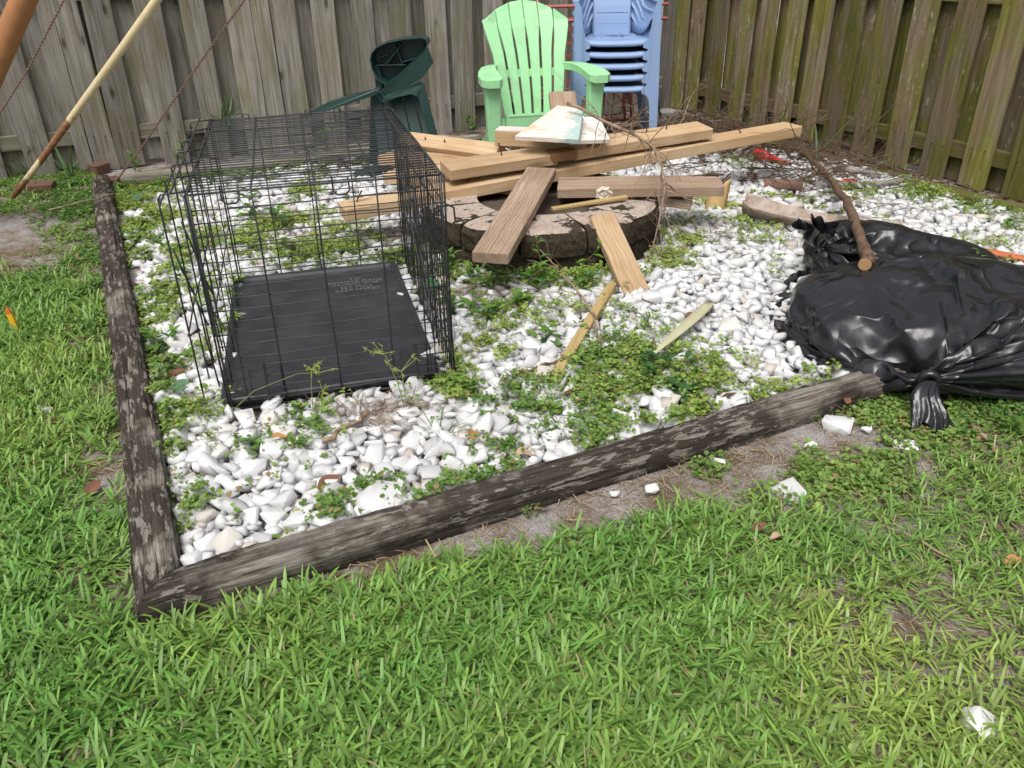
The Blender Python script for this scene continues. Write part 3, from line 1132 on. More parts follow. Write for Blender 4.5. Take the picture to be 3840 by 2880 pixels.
# ================================================================== THINGS
# ------------------------------------------------------------------ fire pit ring of concrete blocks
def mat_block():
    m = MB('algae_stained_concrete', 0.95, 0.1)
    v = m.coord('Object', (1, 1, 1), 4.0)
    geo = m.n('ShaderNodeNewGeometry')
    sep = m.n('ShaderNodeSeparateXYZ')
    m.l(geo.outputs['Normal'], sep.inputs[0])
    f = m.noise(v, 60, 5, 0.7)
    n2 = m.noise(v, 9, 6, 0.72)
    base = m.ramp(f, (0.3, (0.26, 0.215, 0.175)), (0.55, (0.40, 0.335, 0.28)), (0.75, (0.52, 0.445, 0.385)))
    base = m.mix(m.ramp(m.noise(v, 5, 3), (0.5, 0.0), (0.65, 0.5)), base, (0.36, 0.22, 0.19))
    # black algae crust: nearly all of the outer faces, islands on the tops
    up = m.ramp(sep.outputs['Z'], (0.55, 0.0), (0.95, 1.0))
    th = m.math('MULTIPLY_ADD', up, -0.225, n2)
    alg = m.ramp(th, (0.305, 0.0), (0.335, 1.0))
    c = m.mix(alg, base, m.ramp(f, (0.35, (0.022, 0.016, 0.011)), (0.7, (0.075, 0.06, 0.042))))
    m.color(c)
    m.bump(m.math('MULTIPLY_ADD', f, 0.6, n2), 0.8, 0.01)
    return m.m


def fire_ring():
    mat = mat_block()
    root = thing('fire_pit_ring', 'round fire pit of dark algae-stained concrete blocks under the lumber', 'fire pit', (RING_C[0], RING_C[1], 0))
    nb = 12
    for course in range(2):
        h = RING_H / 2
        for k in range(nb):
            a0 = 2 * math.pi * (k + 0.5 * course + 0.12) / nb
            a1 = a0 + 2 * math.pi / nb
            r = np.random.default_rng(40 + k + 20 * course)
            g = 0.006
            rings = []
            Ro = RING_R - (0.012 if course == 0 else 0.0) + r.normal(0, 0.004)
            top = h - 0.001
            for t in np.linspace(0, 1, 7):
                a = a0 + g / Ro + (a1 - a0 - 2 * g / Ro) * t
                edge = 0.012 if t in (0, 1) else 0.0
                pr = [(RING_IN, 0), (RING_IN, top), (RING_IN + 0.1, top + r.normal(0, 0.0015)), (Ro - 0.045 - edge, top + r.normal(0, 0.002)), (Ro - 0.012 - edge, top - 0.008 + r.normal(0, 0.003)),
                      (Ro - edge + r.normal(0, 0.004), top * 0.66), (Ro - edge + r.normal(0, 0.005), top * 0.3), (Ro - edge, 0)]
                rings.append([(q * math.cos(a), q * math.sin(a), z) for q, z in pr])
            V, F = loft(rings)
            c = V.mean(0)
            M = Matrix.Translation((RING_C[0] + c[0], RING_C[1] + c[1], course * h - 0.004))
            obj('block', V - np.array([c[0], c[1], 0]), F, mat, root, M)


fire_ring()


def ash():
    n = 14
    V, F = [], []
    for i in range(n):
        for j in range(24):
            q = 0.298 * i / (n - 1); a = 2 * math.pi * j / 24
            x, y = RING_C[0] + q * math.cos(a), RING_C[1] + q * math.sin(a)
            V.append((x, y, 0.145 + 0.03 * float(fnoise(x, y, 12, 3)) - 0.02 * q))
    for i in range(n - 1):
        for j in range(24):
            F.append((i * 24 + j, i * 24 + (j + 1) % 24, (i + 1) * 24 + (j + 1) % 24, (i + 1) * 24 + j))
    o = obj('ash_bed', V, F, plain('wet_ash', (0.085, 0.066, 0.05), 0.95, 0.1, 0, 0.5, 60, 0.6), smooth=True)
    tag(o, 'dark ash and soil filling the fire pit under the boards', 'ash', kind='stuff')


ash()


# ------------------------------------------------------------------ lumber pile
M_LUM = [wood('fresh_pine', (0.24, 0.145, 0.072), (0.42, 0.288, 0.168), (0.55, 0.41, 0.265), 16, True, 0.7, 0.6, stain=(0.30, 0.165, 0.08), stain_amt=0.4),
         wood('yellow_pine', (0.29, 0.175, 0.085), (0.48, 0.335, 0.195), (0.60, 0.455, 0.30), 14, True, 0.7, 0.5, stain=(0.36, 0.19, 0.075), stain_amt=0.4),
         wood('aged_pine', (0.15, 0.092, 0.060), (0.31, 0.215, 0.150), (0.46, 0.36, 0.275), 13, True, 0.8, 0.4, stain=(0.20, 0.13, 0.085)),
         wood('whitewashed_pine', (0.40, 0.32, 0.25), (0.60, 0.545, 0.49), (0.74, 0.70, 0.66), 10, True, 0.75, 0.15),
         wood('treated_strip', (0.28, 0.19, 0.075), (0.40, 0.285, 0.125), (0.48, 0.36, 0.18), 12, False, 0.7, 0.0)]
M_NAIL = plain('rusty_nail', (0.10, 0.045, 0.025), 0.8, 0.3, 0.3)
M_END = plain('bark_brown', (0.20, 0.11, 0.05), 0.95, 0.1, 0, 0.4, 40, 0.5)


def mat_paint():
    m = MB('whitewash_with_teal', 0.75, 0.2)
    v = m.coord('Object')
    sep = m.n('ShaderNodeSeparateXYZ'); m.l(v, sep.inputs[0])
    mp = m.n('ShaderNodeMapping'); mp.inputs['Scale'].default_value = (3, 28, 28); m.l(v, mp.inputs['Vector'])
    g = m.noise(mp.outputs[0], 2.5, 6, 0.65)
    c = m.ramp(g, (0.3, (0.42, 0.31, 0.21)), (0.48, (0.64, 0.57, 0.50)), (0.7, (0.75, 0.72, 0.69)))
    n = m.noise(v, 22, 5, 0.7)
    teal = m.ramp(m.math('MULTIPLY_ADD', n, 0.30, sep.outputs['X']), (0.35, 0.0), (0.42, 0.9))
    c = m.mix(teal, c, (0.30, 0.43, 0.41))
    ob = m.noise(v, 9, 4, 0.5)
    org = m.math('MULTIPLY', m.ramp(ob, (0.5, 0.0), (0.62, 1.0)), m.ramp(sep.outputs['X'], (0.04, 0.9), (0.16, 0.0)))
    c = m.mix(org, c, (0.56, 0.30, 0.08))
    m.color(c)
    m.bump(g, 0.2, 0.004)
    return m.m


def board(label, p0, p1, w, t, mat, seed, roll=0.0, name='lumber_board', nails=(), group='boards in the lumber pile', ragged=0.0, warp=0.0):
    p0, p1 = Vector(p0), Vector(p1)
    M = frame(p0, p1 - p0) @ Matrix.Rotation(roll, 4, 'X')
    L = (p1 - p0).length
    o = obj(name, *plank(L, w, t, 0.0035, 6, warp, ragged, seed), mat, None, M)
    tag(o, label, 'board', group)
    for x, y, h, lean in nails:                       # nails standing out of the top face
        q = [(x, y, t / 2 - 0.01), (x + lean * h * 0.5, y, t / 2 + h * 0.5), (x + lean * h, y + 0.003, t / 2 + h)]
        nv = join(tube(q, 0.0036, 5), tube([(x + lean * h, y + 0.003, t / 2 + h - 0.002), (x + lean * h, y + 0.003, t / 2 + h + 0.002)], 0.005, 6))
        obj('nail', *nv, M_NAIL, o, M)
    return o


def lumber():
    b = board
    b('long pale two-by-six, its free end pointing right beyond the pile', (-0.76, 3.56, 0.19), (1.60, 4.58, 0.315), 0.145, 0.056, M_LUM[1], 1, nails=((0.07, 0.01, 0.045, 0.8), (0.62, 0.0, 0.05, -0.2), (2.22, 0.0, 0.04, -1.1), (0.68, 0.015, 0.05, 0.05)), warp=0.004)
    b('upper two-by-six left half with sawn end, lying on the long board', (-0.30, 3.80, 0.308), (0.215, 4.005, 0.325), 0.155, 0.052, M_LUM[0], 2, roll=0.08, nails=((0.30, 0.02, 0.06, -0.25),))
    b('upper two-by-six right half with a nail in it, lying on the long board', (0.30, 4.065, 0.328), (1.05, 4.36, 0.362), 0.155, 0.052, M_LUM[0], 3, roll=0.08, nails=((0.06, 0.02, 0.05, -0.15), (0.58, 0.02, 0.035, 0.1), (0.47, 0.035, 0.03, 0.1)))
    o = b('short torn brown offcut bridging the two upper boards', (0.20, 3.955, 0.33), (0.325, 4.005, 0.335), 0.10, 0.043, M_END, 4, ragged=0.008)
    b('wide aged plank sticking out right over the pit rim with a lizard on it', (0.235, 3.76, 0.228), (0.99, 3.69, 0.245), 0.215, 0.045, M_LUM[2], 5, nails=((0.75, -0.06, 0.03, 1.2), (0.76, 0.0, 0.03, 1.3)))
    b('narrow brown board end under the wide plank', (0.55, 3.77, 0.185), (0.855, 3.665, 0.172), 0.10, 0.04, M_LUM[2], 6)
    b('whitish brown board sloping off the pit towards the viewer', (0.16, 3.84, 0.285), (-0.075, 2.87, 0.205), 0.143, 0.042, M_LUM[2], 7)
    b('short clean board leaning against the outside of the pit', (0.392, 3.30, 0.225), (0.50, 2.935, 0.02), 0.108, 0.036, M_LUM[0], 8, roll=0.12)
    b('yellow one-by-two strip lying on the stones in front of the pit', (0.405, 2.955, 0.05), (0.135, 2.20, 0.045), 0.036, 0.034, M_LUM[4], 9, name='wood_strip')
    b('thin yellow strip lying across the mouth of the pit', (0.19, 3.455, 0.215), (0.54, 3.59, 0.226), 0.03, 0.016, M_LUM[4], 10, name='wood_strip')
    b('two-by-four with nail stubs pointing left behind the crate, uppermost of the left boards', (-0.60, 4.60, 0.285), (-0.04, 4.17, 0.30), 0.10, 0.05, M_LUM[0], 11, roll=0.5, nails=((0.2, 0.0, 0.012, 0), (0.34, 0.0, 0.012, 0)))
    b('wide board under the left two-by-four, its end behind the crate', (-0.66, 4.42, 0.235), (0.06, 4.02, 0.245), 0.18, 0.05, M_LUM[0], 12)
    b('lower left board with its end grain towards the crate', (-0.62, 4.20, 0.19), (0.05, 3.90, 0.20), 0.15, 0.05, M_LUM[1], 13)
    b('pale sawn block end poking out just right of the crate', (-0.36, 3.93, 0.27), (-0.16, 3.99, 0.275), 0.10, 0.04, M_LUM[1], 14)
    o = b('white-topped four-by-four offcut below the painted panel', (-0.055, 4.175, 0.385), (0.40, 4.075, 0.378), 0.105, 0.075, M_LUM[0], 15)
    obj('paint_layer', *box(0.233, 0, 0.0395, 0.46, 0.102, 0.004), M_LUM[3], o, frame((-0.055, 4.175, 0.385), (0.455, -0.1, -0.007)))
    b('brown board behind the upper boards, under the painted panel', (0.28, 4.10, 0.345), (0.82, 4.36, 0.352), 0.09, 0.04, M_LUM[2], 16)
    b('brown weathered board end standing up against the green chair seat', (0.30, 4.12, 0.41), (0.29, 4.42, 0.545), 0.14, 0.035, M_LUM[2], 17)
    # painted plywood panels
    mp = mat_paint()
    def panel(label, P, t, mat, seed):
        P = [Vector(p) for p in P]
        x = (P[1] - P[0]).normalized()
        n = (P[1] - P[0]).cross(P[3] - P[0]).normalized()
        M = frame(P[0], x, n)
        Mi = M.inverted()
        q = [(Mi @ p) for p in P]
        V, F = plate([(a.x, a.y) for a in q], t)
        o = obj('painted_panel', V, F, mat, None, M)
        tag(o, label, 'panel', 'boards in the lumber pile')
    panel('white-painted plywood panel with teal edge and orange stain on top of the pile', [(0.035, 3.93, 0.425), (0.335, 3.83, 0.425), (0.385, 4.19, 0.50), (0.26, 4.27, 0.505)], 0.02, mp, 1)
    panel('whitewashed panel with wavy grain half under the teal-edged panel', [(0.30, 3.95, 0.395), (0.50, 3.98, 0.392), (0.475, 4.24, 0.452), (0.35, 4.26, 0.455)], 0.018, M_LUM[3], 2)
    # torn piece of paper hanging on the wide plank
    pts = []
    r = np.random.default_rng(4)
    for k in range(14):
        a = 2 * math.pi * k / 14
        q = r.uniform(0.03, 0.042)
        pts.append((0.437 + q * math.cos(a) * 1.05, 0.232 + q * math.sin(a)))
    rings = []
    for sc_, dy in ((1.0, 0.0), (0.62, -0.012), (0.42, -0.004), (0.2, -0.010)):
        rings.append([(0.437 + (x - 0.437) * sc_, 3.628 + dy + r.normal(0, 0.003), 0.232 + (z - 0.232) * sc_) for x, z in pts])
    o = obj('torn_paper', *loft(rings), plain('old_paper', (0.55, 0.48, 0.40), 0.9, 0.1, 0, 0.15), None)
    tag(o, 'torn curled scrap of beige paper on the side of the wide plank', 'paper')


lumber()


# ------------------------------------------------------------------ wire dog crate
M_WIRE = plain('black_coated_wire', (0.022, 0.023, 0.026), 0.42, 0.5, 0.0, 0.3, 60, 0.1)


def mat_tray():
    m = MB('black_tray_plastic', 0.42, 0.45)
    v = m.coord('Object')
    n = m.noise(v, 7, 6, 0.7)
    d = m.ramp(m.noise(v, 140, 3, 0.6), (0.66, 0.0), (0.72, 1.0))
    c = m.mix(m.ramp(n, (0.4, 0.0), (0.7, 1.0)), (0.020, 0.021, 0.025), (0.042, 0.043, 0.048))
    c = m.mix(m.math('MULTIPLY', d, 0.35), c, (0.20, 0.19, 0.17))
    m.color(c)
    m.rough(m.ramp(n, (0.35, 0.36), (0.7, 0.55)))
    return m.m


def wire_crate():
    W, D, H, z0 = CR_W, CR_D, CR_H, 0.03
    base = Matrix.Translation((CR_O[0], CR_O[1], z0)) @ Matrix.Rotation(CR_YAW, 4, 'Z')
    root = thing('wire_dog_crate', 'black folding wire dog crate with plastic tray, standing on the gravel', 'crate', base)
    r = np.random.default_rng(8)
    w_thin, w_thick = 0.0020, 0.0033

    def wire(p, q, rad, bend=0.0015, n=5):
        p, q = np.array(p, float), np.array(q, float)
        t = np.linspace(0, 1, n)[:, None]
        P = p + (q - p) * t
        P[1:-1] += r.normal(0, bend, (n - 2, 3))
        return tube(P, rad, 5)

    def panel(name, wires):
        return obj(name, *join(*wires), M_WIRE, root, base, smooth=True)

    # front
    fw = [wire((0, 0, z), (W, 0, z), w_thin, 0.0022) for z in np.arange(0.028, H - 0.01, 0.0365)]
    fw += [wire((x, -0.004, 0.0), (x, -0.004, H), w_thick if k in (0, 5) else 0.0026, 0.001) for k, x in enumerate((0.004, 0.165, 0.33, 0.495, 0.60, W - 0.004))]
    fw += [wire((x, -0.004, 0.0), (x, -0.004, zt), w_thin) for x, zt in ((0.055, H * 0.62), (0.625, H))]
    fw += [wire((0, -0.003, H), (W, -0.003, H), w_thick), wire((0, -0.003, 0), (W, -0.003, 0), w_thick)]
    fp = panel('front_panel', fw)
    # slide-bolt latches and top clips on the front
    for x in (0.115, 0.565):
        loop = [(x - 0.045, -0.008, 0.13), (x + 0.012, -0.008, 0.132), (x + 0.045, -0.008, 0.13), (x + 0.045, -0.009, 0.045), (x - 0.045, -0.009, 0.045), (x - 0.045, -0.008, 0.13)]
        vf = join(tube(loop, 0.0027, 5), tube([(x, -0.01, 0.0), (x, -0.012, 0.15)], 0.0042, 6),
                  tube([(x, -0.013, 0.07), (x + 0.085, -0.022, 0.062), (x + 0.085, -0.022, 0.045), (x, -0.013, 0.04)], 0.0027, 5))
        obj('latch', *vf, M_WIRE, root, base)
    for x in (0.11, 0.40, 0.60):
        lp = [(x - 0.022, -0.006, H + 0.02), (x - 0.022, -0.008, H - 0.02), (x - 0.012, -0.008, H - 0.03), (x + 0.012, -0.008, H - 0.03), (x + 0.022, -0.008, H - 0.02), (x + 0.022, 0.01, H + 0.012)]
        obj('clip', *tube(lp, 0.0027, 5), M_WIRE, root, base)
    # back
    bw = [wire((0, D, z), (W, D, z), w_thin, 0.0022) for z in np.arange(0.03, H - 0.01, 0.0365)]
    bw += [wire((x, D, 0), (x, D, H), 0.0026) for x in (0.004, 0.165, 0.33, 0.495, W - 0.004)]
    bw += [wire((0, D, H), (W, D, H), w_thick)]
    panel('back_panel', bw)
    for x in (0.13, 0.36, 0.47, 0.60):
        obj('clip', *tube([(x - 0.01, D + 0.006, H - 0.02), (x - 0.01, D + 0.006, H + 0.014), (x + 0.01, D - 0.006, H + 0.014), (x + 0.01, D - 0.006, H - 0.016)], 0.0024, 5), M_WIRE, root, base)
    # top
    tw = [wire((0, y, H), (W, y, H), w_thin, 0.001) for y in np.arange(0.03, D - 0.01, 0.0305)]
    tw += [wire((x, 0, H + 0.004), (x, D, H + 0.004), 0.0030) for x in (0.004, 0.165, 0.33, 0.495, W - 0.035, W - 0.004)]
    panel('top_panel', tw)
    # right side: close upright wires, a few long ones, two stays
    rw = [wire((W, y, 0), (W, y, H), w_thin, 0.001) for y in np.arange(0.02, D - 0.01, 0.035)]
    rw += [wire((W + 0.004, 0, z), (W + 0.004, D, z), 0.0023) for z in (0.006, 0.11, 0.245, 0.385, 0.525, H - 0.004)]
    rw += [wire((W + 0.004, 0.0, z), (W + 0.004, 0.30, z), 0.002) for z in (0.06, 0.16, 0.29, 0.34, 0.43, 0.57)]
    rw += [wire((W + 0.006, y, 0), (W + 0.006, y, H), w_thick) for y in (0.004, 0.33, D - 0.004)]
    rw += [wire((W - 0.02, 0.20, 0.02), (W - 0.02, 0.95, H - 0.03), 0.003), wire((W - 0.03, 0.05, 0.10), (W - 0.03, 0.72, H - 0.02), 0.0025)]
    panel('side_panel', rw)
    obj('latch', *join(tube([(W + 0.012, -0.004, 0.50), (W + 0.03, -0.01, 0.52), (W + 0.028, -0.01, 0.56), (W + 0.008, -0.004, 0.57)], 0.003, 5), tube([(W + 0.03, -0.01, 0.53), (W + 0.05, -0.012, 0.525)], 0.003, 5)), M_WIRE, root, base)
    # left side
    lw = [wire((0, y, 0), (0, y, H), w_thin, 0.001) for y in np.arange(0.15, D - 0.01, 0.21)]
    lw += [wire((-0.004, 0, z), (-0.004, D, z), 0.0023) for z in (0.006, 0.26, H - 0.004)]
    lw += [wire((-0.005, y, 0), (-0.005, y, H), w_thick) for y in (0.004, D - 0.004)]
    panel('side_panel', lw)
    # spare door panel hooked on the outside of the left wall
    ow = []
    for y in np.linspace(0.02, D - 0.02, 7):
        ow.append(tube([(0.012, y, H + 0.006), (-0.062, y - 0.01, H + 0.004), (-0.07, y - 0.01, H - 0.008), (-0.072, y, 0.20), (-0.072, y, 0.0)], 0.0027, 5))
    for x, z in ((-0.035, H + 0.01), (-0.068, H - 0.02), (-0.072, 0.26)):
        ow.append(wire((x, 0.0, z), (x, D, z), 0.0027))
    for k in range(2):
        y = 0.05 + 0.25 * k
        ow.append(wire((-0.068, y, 0.50), (-0.035, y + 0.10, 0.22), 0.0027))
        ow.append(wire((-0.05, y + 0.06, 0.36), (-0.03, y + 0.02, 0.05), 0.0027))
    panel('spare_door_panel', ow)
    # floor grid
    panel('floor_grid', [wire((0, y, 0.004), (W, y, 0.004), w_thin, 0.001) for y in np.arange(0.0, D + 0.01, 0.053)] + [wire((x, 0, 0.0), (x, D, 0.0), w_thick) for x in (0.0, W * 0.5, W)])
    # tray
    def rr(x0, y0, x1, y1, rad, z, n=6):
        P = []
        for cx, cy, a0 in ((x1 - rad, y1 - rad, 0), (x0 + rad, y1 - rad, 90), (x0 + rad, y0 + rad, 180), (x1 - rad, y0 + rad, 270)):
            for k in range(n + 1):
                a = R(a0 + 90 * k / n)
                P.append((cx + rad * math.cos(a), cy + rad * math.sin(a), z))
        return P
    x0, y0, x1, y1 = -0.028, 0.004, 0.642, D - 0.01
    rings = [rr(x0, y0, x1, y1, 0.035, 0.008), rr(x0, y0, x1, y1, 0.035, 0.030), rr(x0 + 0.003, y0 + 0.003, x1 - 0.003, y1 - 0.003, 0.034, 0.036), rr(x0 + 0.012, y0 + 0.012, x1 - 0.012, y1 - 0.012, 0.03, 0.037),
             rr(x0 + 0.020, y0 + 0.022, x1 - 0.020, y1 - 0.022, 0.026, 0.030), rr(x0 + 0.026, y0 + 0.032, x1 - 0.026, y1 - 0.030, 0.022, 0.020), rr(x0 + 0.05, y0 + 0.055, x1 - 0.05, y1 - 0.05, 0.02, 0.0185)]
    mt = mat_tray()
    tray = obj('tray', *loft(rings), mt, root, base, smooth=True)
    ribs = [box(x, (y0 + y1) / 2, 0.0188, 0.018, y1 - y0 - 0.12, 0.0016) for x in (0.13, 0.31, 0.49)]
    obj('rib', *join(*ribs), mt, tray, base)
    # raised lettering moulded in the far right of the tray
    cu = bpy.data.curves.new('raised_lettering', 'FONT')
    cu.body = 'TO\nREMOVE CAGE\nANIMAL FOR\nSET PULL\nKEEP HAND'
    cu.align_x = 'CENTER'
    cu.size = 0.033
    cu.extrude = 0.0012
    cu.space_line = 0.9
    tmp = bpy.data.objects.new('lettering_source', cu)
    COL.objects.link(tmp)
    me = bpy.data.meshes.new_from_object(tmp.evaluated_get(bpy.context.evaluated_depsgraph_get()))
    bpy.data.objects.remove(tmp)
    me.materials.clear()
    me.materials.append(plain('worn_glint_lettering', (0.13, 0.13, 0.135), 0.35, 0.5))  # paler than the tray plastic: wear, plus edge glints painted into the grey
    inst('raised_lettering', me, tray, base @ Matrix.Translation((0.455, D - 0.145, 0.0205)))


wire_crate()


# ------------------------------------------------------------------ resin chairs
def plastic(name, c, rough=0.42, var=0.05, dirt=(0.2, 0.17, 0.12), damt=0.4):
    m = MB(name, rough, 0.4)
    v = m.coord('Object', (1, 1, 1), 3.0)
    n = m.noise(v, 6, 5, 0.65)
    f = m.noise(v, 90, 3, 0.6)
    cc = m.mix(f, tuple(x * (1 - var) for x in c), tuple(min(1, x * (1 + var)) for x in c))
    cc = m.mix(m.math('MULTIPLY', m.ramp(n, (0.5, 0.0), (0.75, 1.0)), damt), cc, dirt)
    m.color(cc)
    m.rough(m.ramp(n, (0.3, rough - 0.06), (0.7, rough + 0.12)))
    m.bump(f, 0.04, 0.003)
    return m.m


M_GREEN = plastic('mint_green_resin', (0.30, 0.60, 0.31))
M_BLUE = plastic('faded_blue_resin', (0.225, 0.325, 0.52), 0.45, 0.06, (0.30, 0.32, 0.36), 0.25)
M_DGREEN = plastic('dark_green_resin', (0.012, 0.040, 0.036), 0.36, 0.1, (0.04, 0.055, 0.05), 0.3)


def strip(rows, t):
    """Solid strip from rows of (left, right) points, thickened by t along each row's normal."""
    rows = [(np.array(a, float), np.array(b, float)) for a, b in rows]
    n = len(rows)
    rings = []
    for k in range(n):
        a, b = rows[k]
        fw = (rows[min(k + 1, n - 1)][0] + rows[min(k + 1, n - 1)][1]) - (rows[max(k - 1, 0)][0] + rows[max(k - 1, 0)][1])
        nm = np.cross(b - a, fw)
        nm /= np.linalg.norm(nm) + 1e-9
        e = (b - a) / (np.linalg.norm(b - a) + 1e-9) * min(0.003, t * 0.4)
        h = nm * t / 2
        g = nm * (t / 2 - min(0.003, t * 0.35))
        rings.append([a + g, a + e + h, b - e + h, b + g, b - g, b - e - h, a + e - h, a - g])
    return loft(rings)


def adirondack():
    base = Matrix.Translation((0.165, 5.08, 0.0)) @ Matrix.Rotation(R(12), 4, 'Z')
    root = thing('adirondack_chair', 'mint green resin adirondack chair facing the viewer behind the lumber', 'chair', base)

    def crv(t):                                    # back profile (y, z)
        return 0.02 + 0.10 * t + 0.19 * t * t, 0.24 + 0.70 * t

    def hw(t):
        return np.interp(t, [0, 0.25, 0.45, 0.58, 0.80, 0.9, 1.0], [0.165, 0.195, 0.212, 0.222, 0.262, 0.268, 0.262])
    def top(fx):                                   # where each slat ends
        return 1.0 - 0.155 * fx * fx
    back = None
    # cross bands join the slats
    bands = []
    for t0, t1 in ((0.0, 0.05), (0.415, 0.475), (0.80, 0.86)):
        rows = []
        for t in np.linspace(t0, t1, 3):
            y, z = crv(t)
            rows.append(((-hw(t) * 0.985, y + 0.006, z), (hw(t) * 0.985, y + 0.006, z)))
        bands.append(strip(rows, 0.010))
    back = obj('backrest', *bands[1], M_GREEN, root, base)
    for bd in (bands[0], bands[2]):
        obj('cross_band', *bd, M_GREEN, back, base)
    ns = 6
    for i in range(ns):
        f0, f1 = -1 + 2 * i / ns, -1 + 2 * (i + 1) / ns
        rows = []
        tt = np.concatenate([np.linspace(0, 0.8, 9), [0.84, 0.88, 0.92, 0.96]])
        fm = (f0 + f1) / 2
        tm = top(fm)
        for t in np.append(tt[tt < tm - 0.02], tm):
            y, z = crv(t)
            w = hw(t)
            g = 0.0075 if t < 0.80 else 0.002
            x0, x1 = f0 * w + (g if i else 0), f1 * w - (g if i < ns - 1 else 0)
            dz0 = dz1 = 0
            if t == tm:
                dz0, dz1 = 0.70 * (top(f0) - tm), 0.70 * (top(f1) - tm)
            cv = lambda x: 0.03 * (x / 0.26) ** 2 * -1
            rows.append(((x0, y + cv(x0), z + dz0), (x1, y + cv(x1), z + dz1)))
        obj('slat', *strip(rows, 0.016), M_GREEN, back, base)
    # seat slats, front apron
    seat = obj('seat', *join(box(0, -0.285, 0.325, 0.47, 0.02, 0.10), box(-0.235, -0.08, 0.27, 0.02, 0.40, 0.06), box(0.235, -0.08, 0.27, 0.02, 0.40, 0.06)), M_GREEN, root, base)
    for k in range(5):
        y = -0.265 + 0.075 * k
        z = 0.375 - 0.027 * k
        obj('slat', *strip([((-0.23, y - 0.032, z + 0.006), (0.23, y - 0.032, z + 0.006)), ((-0.23, y + 0.032, z - 0.012), (0.23, y + 0.032, z - 0.012))], 0.014), M_GREEN, seat, base)
    for s in (-1, 1):
        # arm: narrow at the back, broad rounded paddle in front
        pts = [(0.20, 0.17, 0.595), (0.235, 0.10, 0.600), (0.28, 0.0, 0.603), (0.305, -0.12, 0.598), (0.315, -0.22, 0.588), (0.316, -0.30, 0.578), (0.315, -0.335, 0.574)]
        wd = [0.05, 0.065, 0.085, 0.112, 0.132, 0.125, 0.07]
        V1 = strip([((s * x - w / 2, y, z), (s * x + w / 2, y, z)) for (x, y, z), w in zip(pts, wd)], 0.012)
        sk = []
        for side in (-1, 1):                                        # moulded skirt under the rim
            sk.append(strip([((s * x + side * (w / 2 - 0.004), y, z - 0.003), (s * x + side * (w / 2 - 0.004), y, z - 0.036)) for (x, y, z), w in zip(pts, wd)], 0.006))
        x, y, z = pts[-1]
        sk.append(box(s * x, y, z - 0.018, wd[-1], 0.006, 0.034))
        obj('armrest', *join(V1, *sk), M_GREEN, root, base)
        # front leg
        rings = []
        for zz, w, d, xx in ((0, 0.066, 0.055, 0.296), (0.25, 0.078, 0.06, 0.300), (0.48, 0.088, 0.065, 0.306), (0.575, 0.098, 0.09, 0.310)):
            rings.append([(s * xx + a * w / 2, -0.25 + b * d / 2, zz) for a, b in ((-1, -0.7), (-0.8, -1), (0.8, -1), (1, -0.7), (1, 1), (-1, 1))])
        obj('leg', *loft(rings), M_GREEN, root, base)
        # sloping side rail that becomes the rear leg
        rail = [((s * 0.25, -0.26, 0.36), (s * 0.25, -0.26, 0.24)), ((s * 0.25, 0.05, 0.27), (s * 0.25, 0.05, 0.15)), ((s * 0.25, 0.35, 0.12), (s * 0.25, 0.33, 0.02)), ((s * 0.25, 0.52, 0.035), (s * 0.25, 0.50, 0.0))]
        obj('leg', *strip(rail, 0.03), M_GREEN, root, base)
    return root


adirondack()


